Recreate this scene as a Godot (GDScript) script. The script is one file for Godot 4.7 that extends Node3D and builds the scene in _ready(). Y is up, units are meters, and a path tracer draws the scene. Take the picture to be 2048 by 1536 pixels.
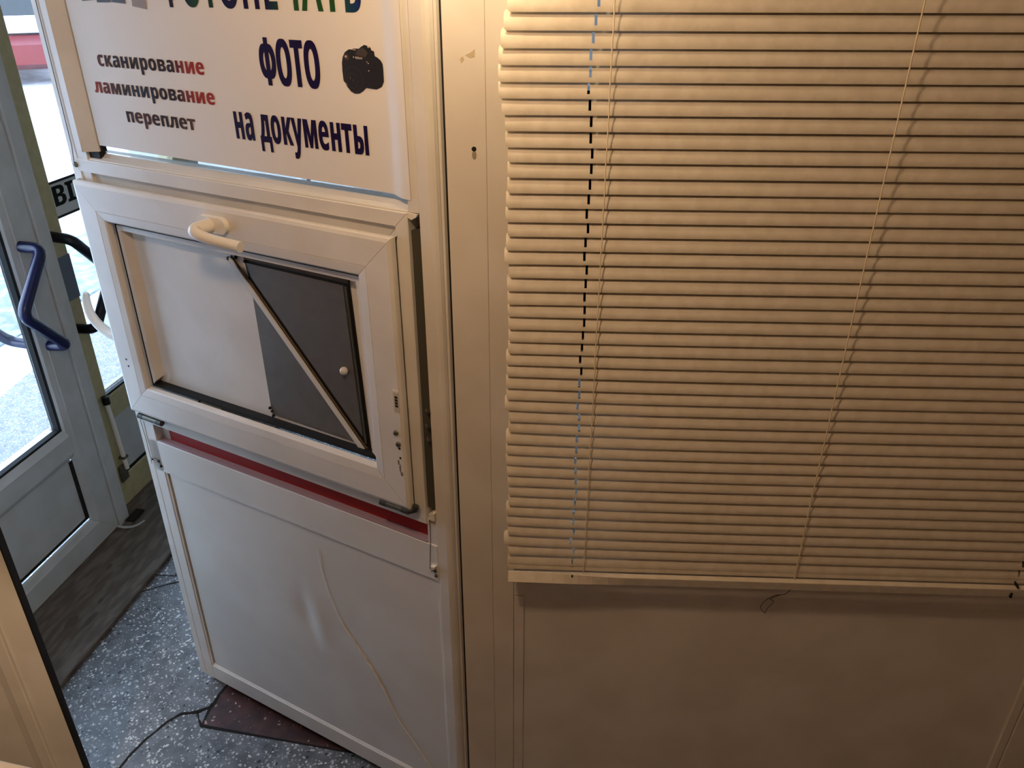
extends Node3D

var rng := RandomNumberGenerator.new()
var M := {}
const KIOSK := Vector3(-0.1332, 0.0, -1.203)      # hinge side end of the kiosk front, where the door hangs
const DOOR := Vector3(-0.876, 0.0, -1.6147)       # free edge of the open kiosk door
const ENTRY := Vector3(-1.4143, 0.0, -2.263)      # meeting edge of the two street door leaves


func _ready() -> void:
	rng.seed = 7
	# ---------- camera, sky, lamp, exposure ----------
	var cam := Camera3D.new()
	cam.name = "camera"
	add_child(cam)
	cam.position = Vector3(0, 1.79, 0)
	cam.rotation_degrees = Vector3(-27.9, 0, 0)
	cam.fov = rad_to_deg(2.0 * atan(768.0 / 1595.0))
	cam.near = 0.02
	cam.current = true
	var e := Environment.new()
	e.background_mode = Environment.BG_SKY
	var sm := ProceduralSkyMaterial.new()
	sm.sky_top_color = Color(0.76, 0.87, 1.0)
	sm.sky_horizon_color = Color(0.86, 0.93, 1.0)
	sm.ground_horizon_color = Color(0.86, 0.91, 0.97)
	sm.ground_bottom_color = Color(0.82, 0.88, 0.95)
	sm.sky_energy_multiplier = 2.45
	sm.ground_energy_multiplier = 1.95
	var sky := Sky.new()
	sky.sky_material = sm
	e.sky = sky
	e.tonemap_mode = Environment.TONE_MAPPER_LINEAR
	e.tonemap_exposure = 1.0
	e.sdfgi_enabled = true
	e.ssao_enabled = true
	e.ssil_enabled = true
	var we := WorldEnvironment.new()
	we.name = "world_environment"
	we.environment = e
	add_child(we)
	materials()
	added_jamb_light(Vector3(-1.0, 1.0, -0.40), Vector3(-0.93, 1.45, -0.52), Vector3(-1.12, 0.36, -1.24), 0.55)  # added spot out of view, brightens the jamb
	pendant(Vector3(-0.30, 2.06, -0.58), 0.345)
	post_fill_light(Vector3(-0.062, 1.875, -1.085), 0.033)  # added bulb out of view, makes the hot spot on the post
	# ---------- the setting ----------
	shell()
	kiosk_front()
	entry_front()
	outside()
	# ---------- the things ----------
	kiosk_door()
	poster()
	blinds()
	vestibule_things()


# ================= helpers =================
func pvc(c: Color, rough: float, tex: Texture2D = null, scale := 1.0) -> StandardMaterial3D:
	var m := StandardMaterial3D.new()
	m.albedo_color = c
	m.roughness = rough
	if tex:
		m.albedo_texture = tex
		m.uv1_triplanar = true
		m.uv1_world_triplanar = true
		m.uv1_scale = Vector3.ONE * scale
	return m


func noise_tex(freq: float, oct: int, lo: Color, hi: Color, seed_: int, size := 512, a := 0.3, b := 0.7) -> NoiseTexture2D:
	var n := FastNoiseLite.new()
	n.seed = seed_
	n.frequency = freq
	n.noise_type = FastNoiseLite.TYPE_SIMPLEX_SMOOTH
	n.fractal_octaves = oct
	var g := Gradient.new()
	g.set_color(0, lo)
	g.set_offset(0, a)
	g.set_color(1, hi)
	g.set_offset(1, b)
	var t := NoiseTexture2D.new()
	t.width = size
	t.height = size
	t.seamless = true
	t.noise = n
	t.color_ramp = g
	return t


func terrazzo(base: Vector3, jitter: float, white: Vector3, n_white: int, n_dark: int, dark: Vector3, seed_: int) -> ImageTexture:
	var S := 1024
	var r := RandomNumberGenerator.new()
	r.seed = seed_
	var n := FastNoiseLite.new()
	n.seed = seed_
	n.frequency = 0.012
	n.fractal_octaves = 4
	var blur: Image = n.get_seamless_image(S, S)
	var raw := blur.get_data()
	var d := PackedByteArray()
	d.resize(S * S * 3)
	for i in S * S:
		var k: float = (raw[i] / 255.0 - 0.5) * jitter * 2.0 + r.randf_range(-0.05, 0.05)
		d[i * 3] = int(clampf(base.x * (1.0 + k), 0, 1) * 255)
		d[i * 3 + 1] = int(clampf(base.y * (1.0 + k), 0, 1) * 255)
		d[i * 3 + 2] = int(clampf(base.z * (1.0 + k), 0, 1) * 255)
	for c in n_white + n_dark:
		var cx := r.randi() % S
		var cy := r.randi() % S
		var big: float = pow(r.randf(), 2.2)
		var ra: float = 1.8 + 5.4 * big
		var rb: float = ra * r.randf_range(0.45, 0.85)
		if c >= n_white:
			ra *= 1.15
			rb *= 1.15
		var an := r.randf() * TAU
		var ca := cos(an)
		var sa := sin(an)
		var cut := r.randf_range(0.5, 1.0)
		var tone: Vector3 = (dark if c >= n_white else white) * r.randf_range(0.72, 1.05)
		var R := int(ceil(ra))
		for y in range(-R, R + 1):
			for x in range(-R, R + 1):
				var px: float = (x * ca + y * sa) / ra
				var py: float = (y * ca - x * sa) / rb
				if px * px + py * py > 1.0 or absf(px) + absf(py) > 0.85 + 0.4 * cut or px > cut:
					continue
				var i: int = ((posmod(cy + y, S)) * S + posmod(cx + x, S)) * 3
				d[i] = int(clampf(tone.x, 0, 1) * 255)
				d[i + 1] = int(clampf(tone.y, 0, 1) * 255)
				d[i + 2] = int(clampf(tone.z, 0, 1) * 255)
	return ImageTexture.create_from_image(Image.create_from_data(S, S, false, Image.FORMAT_RGB8, d))


func materials() -> void:
	var grime := noise_tex(0.006, 5, Color(0.965, 0.96, 0.95), Color(1, 1, 1), 3)
	var dust := noise_tex(0.02, 5, Color(0.955, 0.95, 0.94), Color(1, 1, 1), 5)
	M.white = pvc(Color(0.93, 0.92, 0.90), 0.38, grime, 1.6)
	M.panel = pvc(Color(0.93, 0.925, 0.91), 0.33, grime, 1.1)
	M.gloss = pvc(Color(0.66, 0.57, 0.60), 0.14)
	M.wall_pvc = pvc(Color(0.93, 0.91, 0.885), 0.34, grime, 1.3)
	M.slat = pvc(Color(0.92, 0.89, 0.835), 0.36, dust, 3.0)
	M.sheet = pvc(Color(0.94, 0.925, 0.90), 0.45)
	M.handle = pvc(Color(0.95, 0.935, 0.90), 0.3)
	M.grey_pvc = pvc(Color(0.77, 0.785, 0.785), 0.42, grime, 2.2)
	M.olive = pvc(Color(0.72, 0.69, 0.53), 0.5, dust, 2.0)
	M.black = pvc(Color(0.045, 0.042, 0.04), 0.7)
	M.gap = pvc(Color(0.29, 0.285, 0.25), 0.85)
	M.brown_gap = pvc(Color(0.16, 0.135, 0.11), 0.7)
	M.plate = pvc(Color(0.46, 0.46, 0.455), 0.38, dust, 2.5)
	M.plate.metallic = 0.25
	M.plate_shaded = pvc(Color(0.38, 0.365, 0.345), 0.5, dust, 2.5)  # same grey metal as plate, its dark reflection put into the colour
	M.alu = pvc(Color(0.86, 0.855, 0.84), 0.4)
	M.steel = pvc(Color(0.55, 0.53, 0.50), 0.3)
	M.steel.metallic = 0.9
	M.zinc = pvc(Color(0.42, 0.42, 0.38), 0.45)
	M.zinc.metallic = 0.7
	M.red = pvc(Color(0.62, 0.075, 0.07), 0.5)
	M.blue = pvc(Color(0.05, 0.07, 0.24), 0.25)
	M.navy = pvc(Color(0.055, 0.06, 0.11), 0.35)
	M.cord = pvc(Color(0.93, 0.88, 0.78), 0.7)
	M.thread = pvc(Color(0.30, 0.26, 0.22), 0.9)
	M.wallpaint = pvc(Color(0.68, 0.60, 0.51), 0.9)
	M.vest = pvc(Color(0.76, 0.77, 0.76), 0.9)
	M.ceiling = pvc(Color(0.88, 0.87, 0.84), 0.9)
	M.print = pvc(Color(1, 1, 1), 0.45)
	M.print.vertex_color_use_as_albedo = true
	M.print.metallic_specular = 0.22
	M.floor = pvc(Color(1, 1, 1), 0.36)
	M.floor.albedo_texture = terrazzo(Vector3(0.40, 0.41, 0.425), 0.22, Vector3(0.84, 0.85, 0.84), 6800, 420, Vector3(0.14, 0.15, 0.16), 11)
	M.floor.uv1_triplanar = true
	M.floor.uv1_world_triplanar = true
	M.floor.uv1_scale = Vector3.ONE * 1.25
	M.redfloor = pvc(Color(1, 1, 1), 0.45)
	M.redfloor.albedo_texture = terrazzo(Vector3(0.27, 0.155, 0.135), 0.3, Vector3(0.74, 0.62, 0.55), 620, 200, Vector3(0.14, 0.1, 0.09), 12)
	M.redfloor.uv1_triplanar = true
	M.redfloor.uv1_world_triplanar = true
	M.redfloor.uv1_scale = Vector3.ONE * 1.25
	M.crack = pvc(Color(0.10, 0.095, 0.09), 0.95)
	var grain := noise_tex(0.012, 5, Color(0.80, 0.78, 0.76), Color(1, 1, 1), 21)
	M.board = pvc(Color(0.43, 0.395, 0.36), 0.6, grain, 1.0)
	M.board.uv1_scale = Vector3(1.2, 1.2, 5.0)
	M.board.uv1_world_triplanar = false
	M.snow = pvc(Color(0.94, 0.95, 0.97), 0.9, noise_tex(0.01, 5, Color(0.86, 0.88, 0.91), Color(1, 1, 1), 31), 0.7)
	M.path = pvc(Color(0.60, 0.63, 0.64), 0.85, noise_tex(0.02, 5, Color(0.75, 0.77, 0.78), Color(1, 1, 1), 32), 0.8)
	M.car_red = pvc(Color(0.42, 0.03, 0.055), 0.25)
	M.car_grey = pvc(Color(0.42, 0.45, 0.47), 0.3)
	M.car_blue = pvc(Color(0.20, 0.27, 0.42), 0.3)
	M.car_glass = pvc(Color(0.06, 0.07, 0.08), 0.1)
	M.glass = StandardMaterial3D.new()
	M.glass.albedo_color = Color(0.94, 0.98, 0.98, 0.06)
	M.glass.transparency = BaseMaterial3D.TRANSPARENCY_ALPHA
	M.glass.roughness = 0.04
	M.bulb = pvc(Color(1, 0.95, 0.85), 0.4)
	M.bulb.emission_enabled = true
	M.bulb.emission = Color(1, 0.86, 0.62)
	M.bulb.emission_energy_multiplier = 6.0


func new_st() -> SurfaceTool:
	var st := SurfaceTool.new()
	st.begin(Mesh.PRIMITIVE_TRIANGLES)
	return st


func tri(st: SurfaceTool, a: Vector3, b: Vector3, c: Vector3, n: Vector3) -> void:
	st.set_normal(n)
	if (b - a).cross(c - a).dot(n) > 0.0:
		st.add_vertex(a); st.add_vertex(c); st.add_vertex(b)
	else:
		st.add_vertex(a); st.add_vertex(b); st.add_vertex(c)


func quad(st: SurfaceTool, a: Vector3, b: Vector3, c: Vector3, d: Vector3, n: Vector3) -> void:
	tri(st, a, b, c, n)
	tri(st, a, c, d, n)


func cbox(st: SurfaceTool, lo: Vector3, hi: Vector3, ch := 0.0015, xf := Transform3D()) -> void:
	var c := (lo + hi) / 2.0
	var e := (hi - lo) / 2.0
	ch = minf(ch, minf(e.x, minf(e.y, e.z)) * 0.8)
	var P := func(s: Vector3, k: int) -> Vector3:
		var v := Vector3()
		for i in 3:
			v[i] = s[i] * (e[i] if i == k else e[i] - ch)
		return xf * (c + v)
	for k in 3:
		var i := (k + 1) % 3
		var j := (k + 2) % 3
		for s in [-1.0, 1.0]:
			var n := Vector3()
			n[k] = s
			var q: Array[Vector3] = []
			for w in [[-1.0, -1.0], [1.0, -1.0], [1.0, 1.0], [-1.0, 1.0]]:
				var v := Vector3()
				v[k] = s
				v[i] = w[0]
				v[j] = w[1]
				q.append(P.call(v, k))
			quad(st, q[0], q[1], q[2], q[3], (xf.basis * n).normalized())
		for w in [[-1.0, -1.0], [1.0, -1.0], [1.0, 1.0], [-1.0, 1.0]]:
			var a := Vector3()
			a[i] = w[0]
			a[j] = w[1]
			var n2 := (xf.basis * a).normalized()
			var b := a
			a[k] = -1.0
			b[k] = 1.0
			quad(st, P.call(a, i), P.call(b, i), P.call(b, j), P.call(a, j), n2)
	for sx in [-1.0, 1.0]:
		for sy in [-1.0, 1.0]:
			for sz in [-1.0, 1.0]:
				var s := Vector3(sx, sy, sz)
				tri(st, P.call(s, 0), P.call(s, 1), P.call(s, 2), (xf.basis * s).normalized())


func poly_prism(st: SurfaceTool, poly: PackedVector2Array, z0: float, z1: float, xf := Transform3D()) -> void:
	if Geometry2D.is_polygon_clockwise(poly):
		poly.reverse()
	var t := Geometry2D.triangulate_polygon(poly)
	for i in range(0, t.size(), 3):
		var p := [poly[t[i]], poly[t[i + 1]], poly[t[i + 2]]]
		for z in [z0, z1]:
			var v: Array[Vector3] = []
			for q in p:
				v.append(xf * Vector3(q.x, q.y, z))
			tri(st, v[0], v[1], v[2], (xf.basis * Vector3(0, 0, 1.0 if z == z1 else -1.0)).normalized())
	for i in poly.size():
		var a := poly[i]
		var b := poly[(i + 1) % poly.size()]
		var n := Vector3(b.y - a.y, a.x - b.x, 0).normalized()
		if z1 < z0:
			n = n
		quad(st, xf * Vector3(a.x, a.y, z0), xf * Vector3(b.x, b.y, z0), xf * Vector3(b.x, b.y, z1), xf * Vector3(a.x, a.y, z1), (xf.basis * n).normalized())


# a vertical strip whose cross-section (x, z) is drawn by poly
func upright(st: SurfaceTool, poly: PackedVector2Array, y0: float, y1: float) -> void:
	poly_prism(st, poly, -y1, -y0, Transform3D(Basis(Vector3(1, 0, 0), Vector3(0, 0, 1), Vector3(0, -1, 0)), Vector3()))


# a level strip along x whose cross-section (z, y) is drawn by poly
func along(st: SurfaceTool, poly: PackedVector2Array, x0: float, x1: float) -> void:
	poly_prism(st, poly, x0, x1, Transform3D(Basis(Vector3(0, 0, 1), Vector3(0, 1, 0), Vector3(1, 0, 0)), Vector3()))


func tube(st: SurfaceTool, pts: Array, radii: Array, sides := 12, squash := 1.0) -> void:
	var rings := []
	var norms := []
	var up := Vector3(0.13, 0.2, 0.97)
	for i in pts.size():
		var t: Vector3 = (pts[mini(i + 1, pts.size() - 1)] - pts[maxi(i - 1, 0)]).normalized()
		var b := t.cross(up).normalized()
		up = b.cross(t).normalized()
		var r: float = radii[mini(i, radii.size() - 1)]
		var ring := []
		var nr := []
		for k in sides:
			var a := TAU * k / sides
			var d: Vector3 = b * cos(a) + up * sin(a) * squash
			ring.append(pts[i] + d * r)
			nr.append(d.normalized())
		rings.append(ring)
		norms.append(nr)
	for i in pts.size() - 1:
		for k in sides:
			var l := (k + 1) % sides
			var v := [rings[i][k], rings[i][l], rings[i + 1][l], rings[i + 1][k]]
			var n := [norms[i][k], norms[i][l], norms[i + 1][l], norms[i + 1][k]]
			for o in [[0, 1, 2], [0, 2, 3]]:
				var flip: bool = (v[o[1]] - v[o[0]]).cross(v[o[2]] - v[o[0]]).dot(n[o[0]]) > 0.0
				for q in ([o[0], o[2], o[1]] if flip else o):
					st.set_normal(n[q])
					st.add_vertex(v[q])
	for end in [0, pts.size() - 1]:
		var t: Vector3 = (pts[1] - pts[0]).normalized() * -1.0 if end == 0 else (pts[end] - pts[end - 1]).normalized()
		for k in sides:
			tri(st, pts[end], rings[end][k], rings[end][(k + 1) % sides], t)


func smooth_path(p: Array, per := 6) -> Array:
	var c := Curve3D.new()
	for i in p.size():
		var t: Vector3 = (p[mini(i + 1, p.size() - 1)] - p[maxi(i - 1, 0)]) / 6.0
		c.add_point(p[i], -t, t)
	var out := []
	for i in p.size() - 1:
		for k in per:
			out.append(c.sample(i, float(k) / per))
	out.append(p[p.size() - 1])
	return out


func rounded_path(p: Array, r: float) -> Array:
	var out := [p[0]]
	for i in range(1, p.size() - 1):
		var a: Vector3 = (p[i - 1] - p[i]).normalized() * r
		var b: Vector3 = (p[i + 1] - p[i]).normalized() * r
		for k in 6:
			var t := k / 5.0
			out.append(p[i] + a * (1 - t) * (1 - t) + b * t * t)
	out.append(p[p.size() - 1])
	return out


func dome(st: SurfaceTool, c: Vector3, r: float, h: float, sides := 14) -> void:
	# a round head on a surface that faces +z
	var prof := [Vector2(r, 0), Vector2(r, h * 0.35), Vector2(r * 0.85, h * 0.7), Vector2(r * 0.5, h * 0.93), Vector2(0.0001, h)]
	for i in prof.size() - 1:
		var d: Vector2 = prof[i + 1] - prof[i]
		for k in sides:
			var a := TAU * k / sides
			var b := TAU * (k + 1) / sides
			var m := (a + b) / 2
			var n := Vector3(cos(m) * d.y, sin(m) * d.y, -d.x).normalized()
			var f := func(q: Vector2, g: float) -> Vector3: return c + Vector3(cos(g) * q.x, sin(g) * q.x, q.y)
			quad(st, f.call(prof[i], a), f.call(prof[i], b), f.call(prof[i + 1], b), f.call(prof[i + 1], a), n)


# one side of a mitred frame: prof lists (distance in from the outer edge, z)
func member(st: SurfaceTool, r: Rect2, prof: Array, side: int, gap := 0.0004) -> void:
	var u0 := r.position.x
	var v0 := r.position.y
	var u1 := r.end.x
	var v1 := r.end.y
	var inward: Vector3 = [Vector3(0, 1, 0), Vector3(-1, 0, 0), Vector3(0, -1, 0), Vector3(1, 0, 0)][side]
	var ends := func(p: Vector2) -> Array:
		var i := p.x
		var g := gap
		match side:
			0: return [Vector3(u0 + i + g, v0 + i, p.y), Vector3(u1 - i - g, v0 + i, p.y)]
			1: return [Vector3(u1 - i, v0 + i + g, p.y), Vector3(u1 - i, v1 - i - g, p.y)]
			2: return [Vector3(u1 - i - g, v1 - i, p.y), Vector3(u0 + i + g, v1 - i, p.y)]
		return [Vector3(u0 + i, v1 - i - g, p.y), Vector3(u0 + i, v0 + i + g, p.y)]
	for k in prof.size() - 1:
		var d: Vector2 = prof[k + 1] - prof[k]
		var n: Vector3 = (inward * -d.y + Vector3(0, 0, 1) * d.x).normalized()
		var a: Array = ends.call(prof[k])
		var b: Array = ends.call(prof[k + 1])
		quad(st, a[0], a[1], b[1], b[0], n)
	# the mitred ends, down to the back
	var back: float = prof[0].y
	for p in prof:
		back = minf(back, p.y)
	var along_dir: Vector3 = [Vector3(1, 0, 0), Vector3(0, 1, 0), Vector3(-1, 0, 0), Vector3(0, -1, 0)][side]
	for q in 2:
		for k in prof.size() - 1:
			var a: Vector3 = ends.call(prof[k])[q]
			var b: Vector3 = ends.call(prof[k + 1])[q]
			quad(st, a, b, Vector3(b.x, b.y, back), Vector3(a.x, a.y, back), along_dir * (1.0 if q == 1 else -1.0))


func obj(called: String, st: SurfaceTool, m: Material, parent: Node = null) -> MeshInstance3D:
	var o := MeshInstance3D.new()
	o.name = called
	o.mesh = st.commit()
	o.material_override = m
	(parent if parent else self).add_child(o, true)
	return o


func one(called: String, m: Material, parent: Node, lo: Vector3, hi: Vector3, ch := 0.0015) -> MeshInstance3D:
	var st := new_st()
	cbox(st, lo, hi, ch)
	return obj(called, st, m, parent)


func node(called: String, at := Vector3(), turn := 0.0, parent: Node = null) -> Node3D:
	var o := Node3D.new()
	o.name = called
	o.position = at
	o.rotation_degrees.y = turn
	(parent if parent else self).add_child(o, true)
	return o


func tag(o: Node, label: String, category: String, kind := "", group := "") -> Node:
	o.set_meta("label", label)
	o.set_meta("category", category)
	if kind:
		o.set_meta("kind", kind)
	if group:
		o.set_meta("group", group)
	return o


# ================= lamp =================
func pendant(at: Vector3, energy: float) -> void:
	var t := node("pendant_lamp", at)
	tag(t, "warm white globe lamp hanging on a wire from the kiosk ceiling", "lamp")
	var s := SphereMesh.new()
	s.radius = 0.05
	s.height = 0.10
	var b := MeshInstance3D.new()
	b.name = "globe"
	b.mesh = s
	b.material_override = M.bulb
	t.add_child(b, true)
	var st := new_st()
	tube(st, [Vector3(0, 0.046, 0), Vector3(0, 0.06, 0), Vector3(0, 0.10, 0), Vector3(0, 0.11, 0)], [0.026, 0.026, 0.022, 0.006], 16)
	obj("socket", st, M.black, t)
	st = new_st()
	tube(st, [Vector3(0, 0.11, 0), Vector3(0, 0.49, 0)], [0.003], 8)
	obj("wire", st, M.black, t)
	var l := OmniLight3D.new()
	l.name = "bulb_light"
	l.light_color = Color(1.0, 0.645, 0.375).linear_to_srgb()
	l.light_energy = energy
	l.light_size = 0.05
	l.omni_range = 12.0
	l.omni_attenuation = 2.0
	l.shadow_enabled = true
	t.add_child(l, true)


func added_jamb_light(base: Vector3, head: Vector3, aim: Vector3, energy: float) -> void:  # invented lamp, added only to light the jamb
	var t := node("added_jamb_light", base)
	tag(t, "added unseen spot shaped as a desk lamp that brightens the jamb", "lamp")
	var h := head - base
	var dirn := (aim - head).normalized()
	var st := new_st()
	tube(st, [Vector3(0, 0, 0), Vector3(0, 0.012, 0), Vector3(0, 0.02, 0)], [0.07, 0.068, 0.03], 28)
	obj("base", st, M.black, t)
	st = new_st()
	tube(st, rounded_path([Vector3(0, 0.015, 0), Vector3(0, h.y + 0.08, 0), h - dirn * 0.07], 0.05), [0.007], 12)
	obj("arm", st, M.black, t)
	st = new_st()
	for k in 28:
		var b1 := dirn.cross(Vector3.UP).normalized()
		var b2 := b1.cross(dirn)
		var f := func(g: float, rad: float, along_: float) -> Vector3: return h + (b1 * cos(g) + b2 * sin(g)) * rad + dirn * along_
		var a := TAU * k / 28
		var b := TAU * (k + 1) / 28
		for o in [0.0, 0.002]:
			quad(st, f.call(a, 0.022 + o, -0.07), f.call(b, 0.022 + o, -0.07), f.call(b, 0.06 + o, 0.05), f.call(a, 0.06 + o, 0.05), (f.call((a + b) / 2, 1.0, 0.0) - h) * (1.0 if o > 0.0 else -1.0))
		tri(st, h - dirn * 0.07, f.call(a, 0.024, -0.07), f.call(b, 0.024, -0.07), -dirn)
	obj("shade", st, M.black, t)
	var s := SphereMesh.new()
	s.radius = 0.02
	s.height = 0.04
	var bu := MeshInstance3D.new()
	bu.name = "bulb"
	bu.mesh = s
	bu.material_override = M.bulb
	bu.position = h - dirn * 0.03
	t.add_child(bu, true)
	var l := SpotLight3D.new()
	l.name = "bulb_light"
	t.add_child(l, true)
	l.look_at_from_position(head + dirn * 0.0, aim, Vector3.UP)
	l.light_color = Color(1.0, 0.70, 0.43).linear_to_srgb()
	l.light_energy = energy
	l.light_size = 0.02
	l.spot_angle = 16.0
	l.spot_range = 8.0
	l.spot_attenuation = 2.0
	l.shadow_enabled = true


func post_fill_light(at: Vector3, energy: float) -> void:  # invented bulb, added to light the post top
	var t := node("added_post_light", at, -2.5)
	tag(t, "added unseen warm bulb that brightens the top of the wide post", "lamp")
	var s := SphereMesh.new()
	s.radius = 0.018
	s.height = 0.036
	var b := MeshInstance3D.new()
	b.name = "bulb"
	b.mesh = s
	b.material_override = M.bulb
	t.add_child(b, true)
	var st := new_st()
	tube(st, rounded_path([Vector3(0, 0.017, 0), Vector3(0, 0.075, 0), Vector3(0, 0.075, -0.112)], 0.03), [0.011, 0.011, 0.009, 0.008, 0.007], 12)
	obj("bracket", st, M.black, t)
	var l := OmniLight3D.new()
	l.name = "bulb_light"
	l.light_color = Color(1.0, 0.74, 0.42).linear_to_srgb()
	l.light_energy = energy
	l.light_size = 0.018
	l.omni_range = 6.0
	l.omni_attenuation = 2.0
	l.shadow_enabled = true
	t.add_child(l, true)


# ================= room shell =================
func shell() -> void:
	# floor of terrazzo with the red field and its cracks
	var fl := node("floor")
	tag(fl, "grey terrazzo floor with pale chips and dark cracks at the door", "floor", "structure")
	one("terrazzo_slab", M.floor, fl, Vector3(-2.4, -0.12, -5.2), Vector3(2.3, -0.015, 1.6), 0.0)
	var st := new_st()
	var flat := Transform3D(Basis(Vector3(1, 0, 0), Vector3(0, 0, -1), Vector3(0, 1, 0)), Vector3())
	var field := PackedVector2Array([Vector2(-0.830, 1.456), Vector2(-0.812, 1.590), Vector2(-0.36, 1.505), Vector2(-0.10, 1.45), Vector2(-0.12, 1.31), Vector2(-0.418, 1.3745), Vector2(-0.554, 1.402)])
	poly_prism(st, field, -0.03, -0.0143, flat)
	obj("red_terrazzo_field", st, M.redfloor, fl).set_meta("label", "dark red terrazzo field")
	st = new_st()
	ribbon(st, [Vector2(-0.824, 1.53), Vector2(-0.8295, 1.456), Vector2(-0.554, 1.402), Vector2(-0.418, 1.3745), Vector2(-0.12, 1.31)], [0.0035, 0.003, 0.0016, 0.0013, 0.001], -0.0139)
	obj("joint", st, M.crack, fl)
	st = new_st()
	ribbon(st, [Vector2(-0.9942, 1.328), Vector2(-0.9822, 1.3706), Vector2(-0.9717, 1.392), Vector2(-0.9617, 1.4155), Vector2(-0.946, 1.437), Vector2(-0.9304, 1.4638), Vector2(-0.914, 1.481), Vector2(-0.8987, 1.4943), Vector2(-0.876, 1.497), Vector2(-0.8562, 1.5008), Vector2(-0.838, 1.511), Vector2(-0.8213, 1.519), Vector2(-0.815, 1.56), Vector2(-0.80, 1.60)], [0.0018, 0.0022, 0.0016, 0.002, 0.0014, 0.0024, 0.002, 0.0032, 0.0024, 0.004, 0.003, 0.0034, 0.003, 0.002], -0.0141)
	ribbon(st, [Vector2(-0.8562, 1.5008), Vector2(-0.845, 1.478), Vector2(-0.83, 1.456)], [0.0015, 0.001, 0.0025], -0.0141)
	obj("crack", st, M.crack, fl)
	st = new_st()
	ribbon(st, [Vector2(-1.235, 1.95), Vector2(-1.2107, 1.9616), Vector2(-1.16, 1.99), Vector2(-1.0998, 2.0157), Vector2(-1.02, 2.03)], [0.0008, 0.0016, 0.0012, 0.0022, 0.0014], -0.0141)
	ribbon(st, [Vector2(-1.1933, 2.0521), Vector2(-1.15, 2.046), Vector2(-1.1106, 2.0447), Vector2(-1.03, 2.05)], [0.0012, 0.001, 0.0014, 0.001], -0.0141)
	obj("crack", st, M.crack, fl)
	var c := one("ceiling", M.ceiling, null, Vector3(-2.4, 2.55, -5.2), Vector3(2.3, 2.65, 1.6), 0.0)
	tag(c, "plain white ceiling above the kiosk and the vestibule", "ceiling", "structure")
	# walls of the kiosk and of the vestibule
	var w := one("wall_back", M.wallpaint, null, Vector3(-2.4, -0.1, 1.2), Vector3(2.3, 2.6, 1.3), 0.0)
	tag(w, "beige painted wall behind the viewer", "wall", "structure")
	w = one("wall_right", M.wallpaint, null, Vector3(1.45, -0.1, -5.2), Vector3(1.55, 2.6, 1.3), 0.0)
	tag(w, "beige painted wall beyond the right end of the blind", "wall", "structure")
	w = one("wall_left", M.wallpaint, null, Vector3(-1.80, -0.1, -1.16), Vector3(-1.70, 2.6, 1.3), 0.0)
	tag(w, "beige painted kiosk wall left of the viewer", "wall", "structure")
	w = one("wall_far", M.vest, null, Vector3(-2.4, -0.1, -5.2), Vector3(1.6, 2.6, -5.1), 0.0)
	tag(w, "grey wall at the far end of the vestibule", "wall", "structure")


func ribbon(st: SurfaceTool, p: Array, half: Array, y: float) -> void:
	for i in p.size() - 1:
		var q: Array[Vector3] = []
		for k in [i, i + 1]:
			var d: Vector2 = (p[mini(k + 1, p.size() - 1)] - p[maxi(k - 1, 0)]).normalized()
			var n: Vector2 = Vector2(-d.y, d.x) * half[k] * 1.6
			q.append(Vector3(p[k].x + n.x, y, -(p[k].y + n.y)))
			q.append(Vector3(p[k].x - n.x, y, -(p[k].y - n.y)))
		quad(st, q[0], q[1], q[3], q[2], Vector3.UP)


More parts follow.
